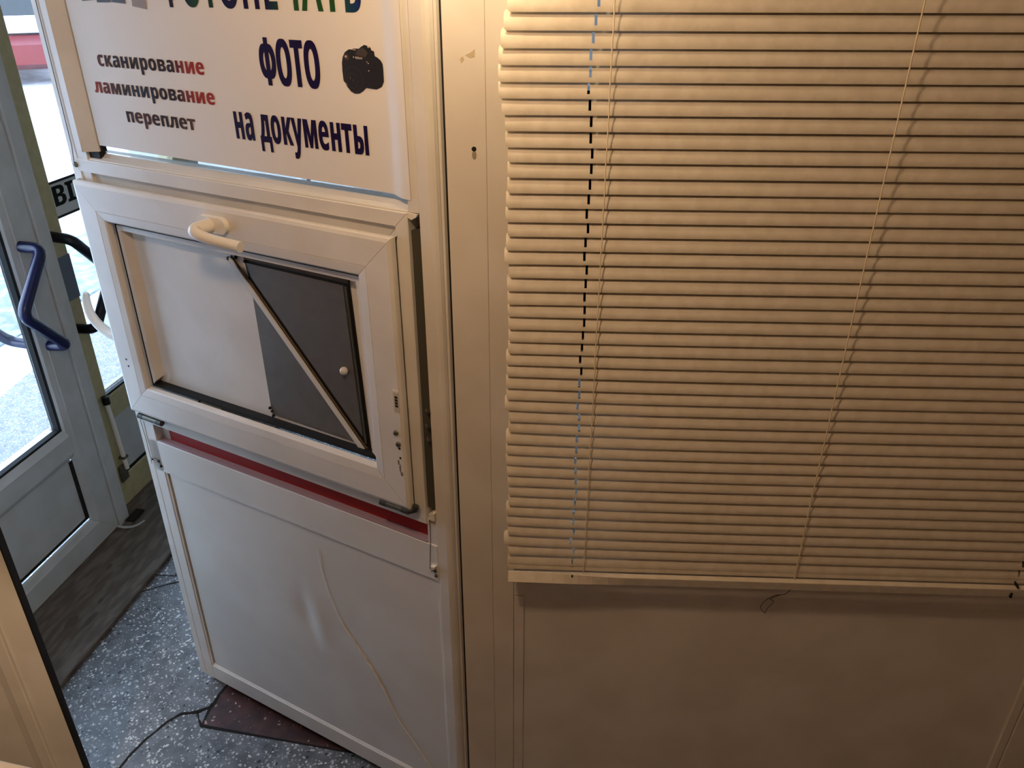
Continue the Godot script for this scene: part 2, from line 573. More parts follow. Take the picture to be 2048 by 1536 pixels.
# ================= kiosk front: the partition with the blind, and the jamb =================
func kiosk_front() -> void:
	var w := node("wall_front", KIOSK, -2.5)
	tag(w, "cream plastic kiosk partition with the wide flat post beside the blind", "wall", "structure")
	# post, in two boards with a fine seam, and the dark joint beside the door
	var st := new_st()
	cbox(st, Vector3(0.0362, -0.015, -0.06), Vector3(0.0957, 2.55, 0.0), 0.0006)
	obj("post_board", st, M.wall_pvc, w)
	one("post_board", M.wall_pvc, w, Vector3(0.0960, -0.015, -0.06), Vector3(0.1363, 2.55, -0.0003), 0.0004)
	one("post_joint", M.black, w, Vector3(0.0180, -0.015, -0.07), Vector3(0.0360, 2.55, -0.004), 0.0)
	# keyhole slot with a screw in it
	st = new_st()
	poly_prism(st, disc(0.0773, 1.5463, 0.0036, 0.0036, 14), -0.001, 0.0004)
	obj("keyhole", st, M.black, w)
	st = new_st()
	poly_prism(st, disc(0.0775, 1.5375, 0.0034, 0.0062, 14), -0.001, 0.0003)
	obj("keyhole_slot", st, pvc(Color(0.62, 0.58, 0.52), 0.4), w)
	st = new_st()
	poly_prism(st, PackedVector2Array([Vector2(0.068, 1.675), Vector2(0.075, 1.678), Vector2(0.0815, 1.6825), Vector2(0.0812, 1.6725), Vector2(0.074, 1.671), Vector2(0.070, 1.6735)]), -0.001, 0.0003)
	poly_prism(st, PackedVector2Array([Vector2(0.0600, 1.6700), Vector2(0.0645, 1.6735), Vector2(0.0660, 1.6690), Vector2(0.0620, 1.6640)]), -0.001, 0.0003)
	obj("tape_residue", st, pvc(Color(0.80, 0.74, 0.64), 0.6), w)
	# rails and the lower panel
	one("sill_rail", M.wall_pvc, w, Vector3(0.137, 0.6812, -0.05), Vector3(1.30, 0.80, -0.001), 0.0012)
	one("lower_panel", M.wall_pvc, w, Vector3(0.1577, 0.0, -0.03), Vector3(1.1778, 0.6795, -0.0055), 0.0)
	st = new_st()
	cbox(st, Vector3(0.1368, -0.015, -0.03), Vector3(0.1575, 0.6795, -0.0015), 0.0012)
	obj("panel_bead", st, M.wall_pvc, w)
	st = new_st()
	cbox(st, Vector3(1.178, -0.015, -0.03), Vector3(1.199, 0.6795, -0.0015), 0.0025)
	obj("panel_bead", st, M.wall_pvc, w)
	one("side_stile", M.wall_pvc, w, Vector3(1.1995, -0.015, -0.06), Vector3(1.62, 2.55, 0.0), 0.0015)
	one("head_rail", M.wall_pvc, w, Vector3(0.137, 2.02, -0.06), Vector3(1.199, 2.55, -0.001), 0.0015)
	one("lintel", M.wall_pvc, w, Vector3(-0.876, 2.10, -0.06), Vector3(0.022, 2.55, 0.0), 0.0015)
	var g := node("window_1", KIOSK, -2.5)
	tag(g, "glass pane of the partition hidden behind the cream slatted blind", "window", "structure")
	one("pane", M.glass, g, Vector3(0.138, 0.8005, -0.034), Vector3(1.198, 2.0195, -0.030), 0.0)
	one("added_light_blocker", M.black, g, Vector3(0.1385, 1.16, -0.0295), Vector3(0.290, 1.625, -0.0285), 0.0)  # added black sheet, keeps the cord holes dark
	one("added_light_blocker", M.black, g, Vector3(0.2905, 0.801, -0.0295), Vector3(1.1975, 2.019, -0.0285), 0.0)  # added black sheet, stops daylight seeping between the slats
	# the jamb on the other side of the opening, with its steps
	var j := node("wall_side", KIOSK, -2.5)
	tag(j, "stepped cream frame and panel of the kiosk at the lower left corner", "wall", "structure")
	st = new_st()
	upright(st, PackedVector2Array([Vector2(-0.8805, 0.0), Vector2(-0.945, 0.0), Vector2(-0.945, -0.02), Vector2(-0.8805, -0.02)]), -0.015, 2.55)
	obj("jamb", st, M.wall_pvc, j)
	one("seal_strip", M.black, j, Vector3(-0.8803, -0.015, -0.016), Vector3(-0.8766, 2.09, 0.0005), 0.0)
	st = new_st()
	upright(st, PackedVector2Array([Vector2(-0.9455, -0.02), Vector2(-0.9455, 0.006), Vector2(-0.9475, 0.008), Vector2(-0.972, 0.008), Vector2(-0.974, 0.006), Vector2(-0.974, -0.02)]), -0.015, 2.55)
	obj("jamb_cover", st, M.wall_pvc, j)
	st = new_st()
	upright(st, PackedVector2Array([Vector2(-0.9745, -0.02), Vector2(-0.9745, 0.001), Vector2(-1.004, -0.008), Vector2(-1.004, -0.02)]), -0.015, 2.55)
	obj("panel_bead", st, M.wall_pvc, j)
	one("lower_panel", M.wall_pvc, j, Vector3(-1.62, -0.015, -0.03), Vector3(-1.0045, 1.0, -0.010), 0.0)
	one("upper_panel", M.wall_pvc, j, Vector3(-1.62, 1.0, -0.03), Vector3(-1.0045, 2.55, -0.010), 0.0)


func disc(x: float, y: float, rx: float, ry: float, n: int) -> PackedVector2Array:
	var p := PackedVector2Array()
	for k in n:
		p.append(Vector2(x + cos(TAU * k / n) * rx, y + sin(TAU * k / n) * ry))
	return p


# ================= street doors =================
func pull_handle(mirror: float, out: float) -> SurfaceTool:
	# zigzag pull bar: two stubs off the stile and a V between them; at the origin lies the upper mount
	var st := new_st()
	var s := mirror
	var p := [Vector3(0, 0, 0), Vector3(0.004 * s, -0.004, out), Vector3(-0.137 * s, -0.156, out), Vector3(-0.002 * s, -0.310, out), Vector3(-0.002 * s, -0.314, 0)]
	tube(st, rounded_path(p, 0.03), [0.0165], 18)
	return st


func entry_front() -> void:
	# the leaf with the blue pull handle
	var d := node("door_2", ENTRY, 80.4)
	tag(d, "grey white street door leaf with a zigzag blue pull handle", "door", "structure")
	var r := Rect2(-0.88, 0.005, 0.905, 2.07)
	var prof := [Vector2(0, -0.07), Vector2(0, 0.0), Vector2(0.002, 0.002), Vector2(0.078, 0.002), Vector2(0.080, 0.0), Vector2(0.100, -0.006), Vector2(0.106, -0.012)]
	for k in 4:
		var st := new_st()
		member(st, r, prof, k)
		obj(["bottom_rail", "stile", "top_rail", "stile"][k], st, M.grey_pvc, d)
	var st2 := new_st()
	along(st2, PackedVector2Array([Vector2(-0.07, 0.362), Vector2(-0.006, 0.362), Vector2(0.0, 0.372), Vector2(0.002, 0.378), Vector2(0.002, 0.440), Vector2(-0.002, 0.446), Vector2(-0.012, 0.462), Vector2(-0.07, 0.462)]), -0.78, -0.074)
	obj("middle_rail", st2, M.grey_pvc, d)
	one("lower_panel", M.grey_pvc, d, Vector3(-0.77, 0.12, -0.03), Vector3(-0.092, 0.362, -0.014), 0.0)
	# dark gaskets round the glass and the panel
	st2 = new_st()
	cbox(st2, Vector3(-0.0935, 0.122, -0.03), Vector3(-0.0815, 0.352, -0.0085), 0.0)
	cbox(st2, Vector3(-0.77, 0.1195, -0.03), Vector3(-0.083, 0.1265, -0.0095), 0.0)
	obj("panel_gasket", st2, M.black, d)
	var gl := Rect2(-0.776, 0.459, 0.6965, 1.512)
	for k in 4:
		st2 = new_st()
		member(st2, gl, [Vector2(0, -0.05), Vector2(0, -0.013), Vector2(0.010, -0.015), Vector2(0.013, -0.03)], k, 0.0)
		obj("glass_gasket", st2, M.black, d)
	one("pane", M.glass, d, Vector3(-0.77, 0.465, -0.036), Vector3(-0.088, 1.965, -0.032), 0.0)
	var h := obj("pull_handle", pull_handle(1.0, 0.065), M.blue, d)
	h.position = Vector3(-0.042, 1.063, 0.001)
	h.set_meta("label", "zigzag blue pull handle")
	h = obj("pull_handle", pull_handle(1.0, -0.065), M.blue, d)
	h.position = Vector3(-0.042, 1.063, -0.069)
	# post the leaf closes against
	var t := node("trim_1", ENTRY, 80.4)
	tag(t, "narrow worn grey frame post beside the blue handled leaf", "frame", "structure")
	st2 = new_st()
	upright(st2, PackedVector2Array([Vector2(0.0262, -0.08), Vector2(0.0262, 0.006), Vector2(0.030, 0.010), Vector2(0.046, 0.010), Vector2(0.049, 0.004), Vector2(0.084, 0.004), Vector2(0.087, 0.001), Vector2(0.087, -0.08)]), -0.015, 2.12)
	obj("post", st2, M.grey_pvc, t)
	one("head", M.grey_pvc, t, Vector3(-1.0, 2.08, -0.08), Vector3(0.0262, 2.14, 0.004))
	# the second leaf with olive stile
	var f := node("door_3", ENTRY, 80.4)
	tag(f, "olive cream street door leaf with dark pull handle and black lettered sticker", "door", "structure")
	one("stile", M.olive, f, Vector3(0.088, 0.0, -0.11), Vector3(0.196, 2.08, -0.046), 0.003)
	one("stile", M.olive, f, Vector3(0.88, 0.0, -0.11), Vector3(0.98, 2.08, -0.046), 0.003)
	one("middle_rail", M.olive, f, Vector3(0.1965, 0.34, -0.11), Vector3(0.8795, 0.432, -0.048), 0.003)
	one("bottom_rail", M.olive, f, Vector3(0.1965, 0.0, -0.11), Vector3(0.8795, 0.115, -0.046), 0.003)
	one("top_rail", M.olive, f, Vector3(0.1965, 1.98, -0.11), Vector3(0.8795, 2.08, -0.048), 0.003)
	one("lower_panel", M.grey_pvc, f, Vector3(0.1965, 0.1155, -0.09), Vector3(0.8795, 0.3395, -0.056), 0.0)
	one("panel_gasket", M.black, f, Vector3(0.206, 0.1155, -0.056), Vector3(0.8795, 0.123, -0.049), 0.0)
	one("glass_gasket", M.black, f, Vector3(0.1965, 0.4325, -0.08), Vector3(0.8795, 0.440, -0.052), 0.0)
	one("pane", M.glass, f, Vector3(0.1965, 0.440, -0.072), Vector3(0.8795, 1.98, -0.068), 0.0)
	h = obj("pull_handle", pull_handle(-1.0, 0.075), M.navy, f)
	h.position = Vector3(0.138, 1.035, -0.047)
	h.set_meta("label", "black zigzag pull handle")
	one("strike_plate", pvc(Color(0.40, 0.44, 0.50), 0.4), f, Vector3(0.142, 0.815, -0.047), Vector3(0.197, 0.962, -0.0435), 0.001)
	# white shoot bolt with a black cap
	var b := node("shoot_bolt", Vector3(), 0.0, f)
	st2 = new_st()
	tube(st2, [Vector3(0.166, 0.425, -0.03), Vector3(0.180, 0.145, -0.03)], [0.0078], 12)
	obj("rod", st2, M.handle, b)
	st2 = new_st()
	tube(st2, [Vector3(0.1648, 0.452, -0.03), Vector3(0.166, 0.424, -0.03)], [0.0125], 14)
	obj("cap", st2, M.black, b)
	st2 = new_st()
	cbox(st2, Vector3(0.150, 0.10, -0.046), Vector3(0.190, 0.165, -0.036), 0.002)
	cbox(st2, Vector3(0.166, 0.19, -0.046), Vector3(0.192, 0.20, -0.020), 0.002)
	obj("bracket", st2, M.zinc, b)
	# sticker on its glass
	var s := node("door_sticker", ENTRY, 80.4)
	tag(s, "white sticker with black letters and black border on the street door glass", "sticker")
	one("backing", pvc(Color(0.78, 0.80, 0.80), 0.6), s, Vector3(0.1985, 1.066, -0.0678), Vector3(0.460, 1.182, -0.0670), 0.0)
	st2 = new_st()
	for q in [[0.1985, 1.066, 0.460, 1.074], [0.1985, 1.174, 0.460, 1.182], [0.454, 1.066, 0.460, 1.182]]:
		cbox(st2, Vector3(q[0], q[1], -0.0670), Vector3(q[2], q[3], -0.0664), 0.0)
	obj("border", st2, M.black, s)
	word(s, "ВІД", 0.222, 0.405, 1.084, 1.166, -0.0668, [Color(0.06, 0.10, 0.08), Color(0.06, 0.10, 0.08)], "lettering", 0.003)
	# glazing beyond the doors
	var g := node("window_2", ENTRY, 80.4)
	tag(g, "tall fixed street window beyond the olive door leaf", "window", "structure")
	one("sill", M.grey_pvc, g, Vector3(0.985, -0.015, -0.12), Vector3(3.2, 0.45, -0.04))
	one("head", M.grey_pvc, g, Vector3(0.985, 2.08, -0.12), Vector3(3.2, 2.55, -0.04))
	one("jamb", M.grey_pvc, g, Vector3(0.985, 0.4505, -0.11), Vector3(1.06, 2.0795, -0.05))
	one("jamb", M.grey_pvc, g, Vector3(2.10, 0.4505, -0.11), Vector3(2.15, 2.0795, -0.05))
	one("pane", M.glass, g, Vector3(1.0605, 0.451, -0.082), Vector3(2.0995, 2.0795, -0.078), 0.0)
	one("pane", M.glass, g, Vector3(2.1505, 0.451, -0.082), Vector3(3.1, 2.0795, -0.078), 0.0)
	one("transom", M.grey_pvc, g, Vector3(-1.1, 2.145, -0.12), Vector3(0.984, 2.55, -0.04))
	one("jamb", M.grey_pvc, g, Vector3(-1.12, -0.015, -0.12), Vector3(-0.885, 2.144, -0.005))


# ================= the street =================
func outside() -> void:
	var t := node("ground", ENTRY, 80.4)
	tag(t, "bright snowy ground beyond the street doors", "ground", "structure")
	one("snow_sheet", M.snow, t, Vector3(-40, -0.5, -60), Vector3(90, -0.20, -0.13), 0.0)
	# banks of snow along the wall and the kerb, with a lumpy top
	for b in [[-6.0, 12.0, -1.95, -0.20, 0.05, 3], [-10.0, 25.0, -5.2, -2.75, 0.10, 4]]:
		obj("snow_bank", bank(b[0], b[1], b[2], b[3], b[4], b[5]), M.snow, t)
	one("trodden_path", M.path, t, Vector3(-8, -0.3, -2.75), Vector3(30, -0.175, -1.85), 0.0)
	one("road", M.path, t, Vector3(-40, -0.3, -22.0), Vector3(90, -0.19, -14.0), 0.0)
	car("parked_car", M.car_red, "red parked car with snow on its roof seen past the frame post", Vector3(13.1, -0.19, -10.75), -141.0, "cars in the street")
	car("parked_car", M.car_blue, "dark blue parked car behind the red car in the street", Vector3(29.0, -0.19, -22.8), -45.0, "cars in the street")
	car("parked_car", M.car_grey, "grey parked car seen through the slit under the poster", Vector3(8.4, -0.19, -3.3), 0.0, "cars in the street")
	var k := node("bollard", ENTRY + dir(5.95, -3.05))
	tag(k, "left dark bollard seen through the slit under the poster", "bollard", "", "dark bollards")
	var st := new_st()
	tube(st, [Vector3(0, -0.21, 0), Vector3(0, 0.5, 0), Vector3(0, 0.53, 0)], [0.035, 0.035, 0.02], 14)
	obj("tube", st, M.black, k)
	var k2 = k.duplicate()
	k2.name = "bollard_001"
	k2.set_meta("label", "right dark bollard seen through the slit under the poster")
	add_child(k2, true)
	k2.position = ENTRY + dir(6.15, -3.08)


func dir(e: float, n: float) -> Vector3:
	return Basis(Vector3.UP, deg_to_rad(80.4)) * Vector3(e, 0, n)


func bank(x0: float, x1: float, z0: float, z1: float, h: float, seed_: int) -> SurfaceTool:
	var st := new_st()
	st.set_smooth_group(0)
	var n := FastNoiseLite.new()
	n.seed = seed_
	n.frequency = 1.3
	n.fractal_octaves = 4
	var nx := 140
	var nz := 16
	var f := func(i: int, k: int) -> Vector3:
		var x := lerpf(x0, x1, float(i) / nx)
		var z := lerpf(z0, z1, float(k) / nz)
		var edge := sin(PI * k / nz)
		return Vector3(x, -0.21 + pow(edge, 0.5) * (h + 0.05 * n.get_noise_2d(x, z)), z + 0.06 * n.get_noise_2d(x + 9, z) * (1 - edge))
	for i in nx:
		for k in nz:
			var a: Vector3 = f.call(i, k)
			var b: Vector3 = f.call(i + 1, k)
			var c: Vector3 = f.call(i + 1, k + 1)
			var d: Vector3 = f.call(i, k + 1)
			for v in [a, b, c, a, c, d]:
				st.add_vertex(v)
	st.generate_normals()
	return st


func car(called: String, paint: Material, label: String, at: Vector3, turn: float, group: String) -> void:
	var t := node(called, ENTRY + dir(at.x, at.z) + Vector3(0, at.y, 0), 80.4 + turn)
	tag(t, label, "car", "", group)
	var st := new_st()
	poly_prism(st, PackedVector2Array([Vector2(-2.1, 0.32), Vector2(-2.18, 0.55), Vector2(-2.12, 0.82), Vector2(-1.95, 0.92), Vector2(-1.1, 0.98), Vector2(1.0, 0.98), Vector2(1.9, 0.82), Vector2(2.12, 0.68), Vector2(2.16, 0.36), Vector2(1.75, 0.24), Vector2(-1.8, 0.24)]), -0.84, 0.84)
	# the cabin narrows to the roof
	var low := [Vector2(-1.75, 0.72), Vector2(1.15, 0.72)]
	var top := [Vector2(-1.15, 0.60), Vector2(0.45, 0.60)]
	var q := []
	for s in [[low[0], -1.0, 0.95], [low[1], -1.0, 0.95], [low[1], 1.0, 0.95], [low[0], 1.0, 0.95], [top[0], -1.0, 1.44], [top[1], -1.0, 1.44], [top[1], 1.0, 1.44], [top[0], 1.0, 1.44]]:
		q.append(Vector3(s[0].x, s[2], s[0].y * s[1]))
	quad(st, q[4], q[5], q[6], q[7], Vector3.UP)
	obj("body", st, paint, t)
	st = new_st()
	for w in [[0, 1, 5, 4, Vector3(0, 0.2, -1)], [2, 3, 7, 6, Vector3(0, 0.2, 1)], [1, 2, 6, 5, Vector3(1, 1, 0)], [3, 0, 4, 7, Vector3(-1, 1, 0)]]:
		quad(st, q[w[0]], q[w[1]], q[w[2]], q[w[3]], w[4].normalized())
	obj("cabin_glass", st, M.car_glass, t)
	st = new_st()
	cbox(st, Vector3(-1.12, 1.44, -0.58), Vector3(0.42, 1.52, 0.58), 0.04)
	obj("roof_snow", st, M.snow, t)
	st = new_st()
	cbox(st, Vector3(0.95, 0.86, -0.74), Vector3(1.95, 1.10, 0.74), 0.05)
	obj("bonnet_snow", st, M.snow, t)
	for x in [-1.3, 1.3]:
		for z in [-0.84, 0.84]:
			st = new_st()
			tube(st, [Vector3(x, 0.30, z - 0.09), Vector3(x, 0.30, z + 0.03)], [0.31], 22)
			obj("wheel", st, M.black, t)


# ================= the kiosk door =================
func kiosk_door() -> void:
	var d := node("door_1", DOOR, -29.0)
	tag(d, "white plastic kiosk door standing ajar with a hatch and a cracked lower panel", "door", "structure")
	# left stile in two strips with a hairline between
	one("stile", M.white, d, Vector3(-0.006, 0.012, -0.045), Vector3(0.0170, 2.06, 0.0), 0.0015)
	one("stile", M.white, d, Vector3(0.0178, 0.012, -0.045), Vector3(0.0490, 2.06, 0.0), 0.0012)
	# right stile: strip, hairline, rounded strip, rebate
	one("stile", M.white, d, Vector3(0.8160, 1.446, -0.045), Vector3(0.8368, 2.06, -0.001), 0.0012)
	var st := new_st()
	upright(st, PackedVector2Array([Vector2(0.8376, -0.030), Vector2(0.8376, -0.001), Vector2(0.8386, 0.0), Vector2(0.8590, 0.0), Vector2(0.8650, -0.0012), Vector2(0.8695, -0.0045), Vector2(0.8715, -0.010), Vector2(0.8720, -0.030)]), 0.012, 2.06)
	obj("stile", st, M.white, d)
	one("rebate_strip", M.white, d, Vector3(0.8722, 0.012, -0.020), Vector3(0.8770, 2.06, -0.010), 0.001)
	one("stile_foot", M.white, d, Vector3(0.8150, 0.712, -0.045), Vector3(0.8366, 0.858, -0.0025), 0.0008)
	# upper part: slanted bead, glass, ledge
	st = new_st()
	upright(st, PackedVector2Array([Vector2(0.0492, -0.02), Vector2(0.0492, 0.007), Vector2(0.0502, 0.009), Vector2(0.0780, -0.0095), Vector2(0.0780, -0.02)]), 1.463, 2.06)
	obj("glazing_bead", st, M.white, d)
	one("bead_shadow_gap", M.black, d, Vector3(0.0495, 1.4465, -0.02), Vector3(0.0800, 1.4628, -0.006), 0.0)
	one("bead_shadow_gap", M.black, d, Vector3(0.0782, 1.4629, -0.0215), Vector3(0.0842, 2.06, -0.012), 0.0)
	one("pane", M.glass, d, Vector3(0.0495, 1.4576, -0.026), Vector3(0.815, 2.05, -0.022), 0.0)
	st = new_st()
	along(st, PackedVector2Array([Vector2(-0.045, 1.446), Vector2(-0.0012, 1.446), Vector2(-0.002, 1.4480), Vector2(-0.0065, 1.4500), Vector2(-0.008, 1.4500), Vector2(-0.0095, 1.4512), Vector2(-0.0135, 1.4530), Vector2(-0.0185, 1.4572), Vector2(-0.0205, 1.4575), Vector2(-0.045, 1.4575)]), 0.0495, 0.8155)
	obj("glazing_ledge", st, M.white, d)
	# fixed frame of the hatch
	var r := Rect2(-0.0035, 0.843, 0.8200, 0.6025)
	var prof := [Vector2(0, -0.045), Vector2(0, 0.001), Vector2(0.0015, 0.0025), Vector2(0.024, 0.0025), Vector2(0.0255, -0.006), Vector2(0.060, -0.010), Vector2(0.060, -0.045)]
	for k in 4:
		st = new_st()
		member(st, r, prof, k)
		obj(["hatch_frame_rail", "hatch_frame_stile", "hatch_frame_rail", "hatch_frame_stile"][k], st, M.white, d)
	one("gap_backing", M.gap, d, Vector3(0.8168, 0.880, -0.044), Vector3(0.8372, 1.416, -0.006), 0.0)
	one("gap_lining", M.black, d, Vector3(0.8168, 0.859, -0.0465), Vector3(0.8372, 1.4435, -0.0445), 0.0)
	st = new_st()
	poly_prism(st, PackedVector2Array([Vector2(0.8150, 1.4460), Vector2(0.8345, 1.4445), Vector2(0.8330, 1.4410), Vector2(0.8230, 1.4350), Vector2(0.8170, 1.4375)]), -0.02, 0.001)
	obj("broken_plastic", st, M.handle, d)
	st = new_st()
	poly_prism(st, PackedVector2Array([Vector2(0.8215, 0.858), Vector2(0.8230, 0.8690), Vector2(0.8330, 0.8760), Vector2(0.8362, 0.8745), Vector2(0.8362, 0.858)]), -0.02, 0.0035)
	obj("broken_plastic", st, M.handle, d)
	for q in [[0.8362, 1.0985], [0.8345, 1.0672], [0.8355, 1.0397]]:
		st = new_st()
		tube(st, [Vector3(q[0] - 0.004, q[1], 0.001), Vector3(q[0] + 0.003, q[1] - 0.0005, 0.006)], [0.0036, 0.003], 10)
		obj("screw", st, M.steel, d)
	# red slot with its ledge
	one("slot_back", M.red, d, Vector3(0.0760, 0.795, -0.024), Vector3(0.8150, 0.85, -0.0185), 0.0)
	one("slot_end", M.white, d, Vector3(0.0492, 0.795, -0.026), Vector3(0.0765, 0.85, -0.0205), 0.0)
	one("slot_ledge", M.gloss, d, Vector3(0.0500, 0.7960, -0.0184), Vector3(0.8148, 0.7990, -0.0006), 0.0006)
	one("middle_rail", M.panel, d, Vector3(0.0185, 0.7080, -0.045), Vector3(0.8372, 0.7958, 0.0), 0.0012)
	# lower panel with its dent and crease
	obj("lower_panel", lower_panel(), M.panel, d)
	st = new_st()
	var cr := [Vector2(0.5158, 0.655), Vector2(0.517, 0.60), Vector2(0.5289, 0.5357), Vector2(0.548, 0.482), Vector2(0.5676, 0.4453), Vector2(0.578, 0.4315), Vector2(0.5862, 0.4225), Vector2(0.5885, 0.4130), Vector2(0.5960, 0.4045), Vector2(0.6046, 0.3922), Vector2(0.6140, 0.3830), Vector2(0.6185, 0.3700), Vector2(0.6270, 0.3615), Vector2(0.6360, 0.3498), Vector2(0.6405, 0.3370), Vector2(0.6510, 0.3220), Vector2(0.6550, 0.3090), Vector2(0.6663, 0.2933), Vector2(0.6790, 0.2600), Vector2(0.6986, 0.2198), Vector2(0.7120, 0.2010), Vector2(0.7313, 0.1795), Vector2(0.7550, 0.1450), Vector2(0.7782, 0.1144), Vector2(0.795, 0.085)]
	var cp := []
	var rr := []
	for i in cr.size():
		var jag := 0.0030 if i > 5 and i < 18 and i % 2 == 0 else -0.0008
		cp.append(Vector3(cr[i].x + jag, cr[i].y, -0.0040))
		rr.append(0.0007 if i < 4 else (0.0022 if i > 8 and i < 18 and i % 2 == 0 else 0.0013))
	tube(st, cp, rr, 6)
	obj("crack", st, pvc(Color(0.98, 0.98, 0.98), 0.5), d).set_meta("label", "jagged white crack")
	one("panel_bead", M.white, d, Vector3(0.0492, 0.070, -0.02), Vector3(0.0550, 0.7075, -0.002), 0.001)
	one("panel_gap", M.brown_gap, d, Vector3(0.0552, 0.071, -0.02), Vector3(0.0595, 0.703, -0.0095), 0.0)
	one("panel_bead", M.white, d, Vector3(0.8300, 0.070, -0.02), Vector3(0.8372, 0.7075, -0.004), 0.0015)
	st = new_st()
	along(st, PackedVector2Array([Vector2(-0.045, 0.0655), Vector2(-0.003, 0.0655), Vector2(-0.003, 0.0675), Vector2(-0.006, 0.0715), Vector2(-0.045, 0.0715)]), 0.0545, 0.8372)
	obj("panel_bead", st, M.handle, d)
	one("bottom_rail", M.white, d, Vector3(0.0492, 0.012, -0.045), Vector3(0.8374, 0.0650, -0.0005), 0.0015)
	one("bottom_seal", M.black, d, Vector3(0.01, -0.008, -0.035), Vector3(0.83, 0.012, -0.020), 0.0)
	# screws, hooks and strings
	st = new_st()
	dome(st, Vector3(0.0110, 1.4335, 0.0025), 0.0055, 0.005, 8)
	obj("bolt", st, M.zinc, d)
	st = new_st()
	tube(st, [Vector3(0.0115, 1.436, 0.006), Vector3(0.0105, 1.47, 0.0015), Vector3(0.0135, 2.0, 0.0012)], [0.0007], 6)
	obj("string", st, M.thread, d)
	st = new_st()
	tube(st, [Vector3(0.0105, 0.845, 0.003), Vector3(0.0115, 0.79, 0.0015), Vector3(0.0160, 0.741, 0.004)], [0.0006], 6)
	obj("string", st, M.thread, d)
	var hk := node("wire_hook", Vector3(), 0.0, d)
	st = new_st()
	tube(st, smooth_path([Vector3(0.0160, 0.7375, 0.004), Vector3(0.027, 0.7455, 0.008), Vector3(0.036, 0.7465, 0.005), Vector3(0.0400, 0.7385, 0.002), Vector3(0.0440, 0.7240, 0.001)], 5), [0.0009], 8)
	tube(st, smooth_path([Vector3(0.0165, 0.7375, 0.005), Vector3(0.021, 0.731, 0.008), Vector3(0.0245, 0.7325, 0.010)], 5), [0.0008], 8)
	obj("wire", st, M.steel, hk)
	for q in [[0.0160, 0.7370], [0.0385, 0.7375], [0.0432, 0.7242]]:
		st = new_st()
		dome(st, Vector3(q[0], q[1], 0.0), 0.0036, 0.004, 10)
		obj("rivet", st, M.black, hk)
	hk = node("string_clip", Vector3(), 0.0, d)
	st = new_st()
	poly_prism(st, PackedVector2Array([Vector2(0.8195, 0.7400), Vector2(0.8235, 0.7465), Vector2(0.8330, 0.7475), Vector2(0.8320, 0.7420), Vector2(0.8260, 0.7385), Vector2(0.8220, 0.7380)]), 0.0, 0.008)
	obj("hook", st, M.handle, hk)
	for q in [[0.8232, 0.7345], [0.8300, 0.7330], [0.8310, 0.7220]]:
		st = new_st()
		dome(st, Vector3(q[0], q[1], 0.0), 0.0038, 0.004, 10)
		obj("rivet", st, M.zinc, hk)
	st = new_st()
	tube(st, [Vector3(0.8235, 0.868, 0.003), Vector3(0.8245, 0.84, 0.002), Vector3(0.8238, 0.81, 0.002), Vector3(0.8235, 0.742, 0.009)], [0.0008], 6)
	obj("string", st, M.thread, hk)
	# white lever on the free edge
	st = new_st()
	tube(st, smooth_path([Vector3(-0.001, 1.0505, -0.018), Vector3(-0.022, 1.0430, -0.018), Vector3(-0.050, 1.0450, -0.016), Vector3(-0.079, 1.0590, -0.014), Vector3(-0.097, 1.0830, -0.012), Vector3(-0.1010, 1.1100, -0.012), Vector3(-0.0960, 1.1360, -0.012)], 5), [0.0110, 0.0110, 0.0110, 0.0110, 0.0112, 0.0112, 0.0114, 0.0115, 0.0115, 0.0115, 0.0115, 0.0114, 0.0112, 0.0110, 0.0110, 0.0108, 0.0108, 0.0106, 0.0104, 0.0102, 0.0100, 0.0100, 0.0098, 0.0096, 0.0094, 0.0092, 0.0090, 0.0088, 0.0086, 0.0078, 0.0050], 14)
	obj("lever_handle", st, M.handle, d).set_meta("label", "white curved lever on the door edge")
	hatch(d)


func lower_panel() -> SurfaceTool:
	var st := new_st()
	st.set_smooth_group(0)
	var nx := 90
	var ny := 80
	var f := func(i: int, k: int) -> Vector3:
		var x := lerpf(0.0596, 0.8310, float(i) / nx)
		var y := lerpf(0.0680, 0.7090, float(k) / ny)
		var z := -0.0055
		# vertical dent, leaning a little
		var dx := (x - 0.468 - (0.43 - y) * 0.16) / 0.022
		var dy := (y - 0.430) / 0.062
		z += 0.0058 * dx * exp(-dx * dx * 0.5 - dy * dy)
		# the corner below the crease stands a little proud
		var side: float = x - lerpf(0.52, 0.79, clampf((0.56 - y) / 0.46, 0.0, 1.0))
		z += 0.0009 * clampf(side / 0.02, 0.0, 1.0) * clampf((0.62 - y) / 0.1, 0.0, 1.0) * clampf((0.83 - x) / 0.04, 0.0, 1.0)
		return Vector3(x, y, z)
	for i in nx:
		for k in ny:
			var a: Vector3 = f.call(i, k)
			var b: Vector3 = f.call(i + 1, k)
			var c: Vector3 = f.call(i + 1, k + 1)
			var d: Vector3 = f.call(i, k + 1)
			for v in [a, c, b, a, d, c]:
				st.add_vertex(v)
	st.generate_normals()
	st.set_smooth_group(-1)
	cbox(st, Vector3(0.0600, 0.068, -0.03), Vector3(0.8310, 0.709, -0.016), 0.0)
	return st


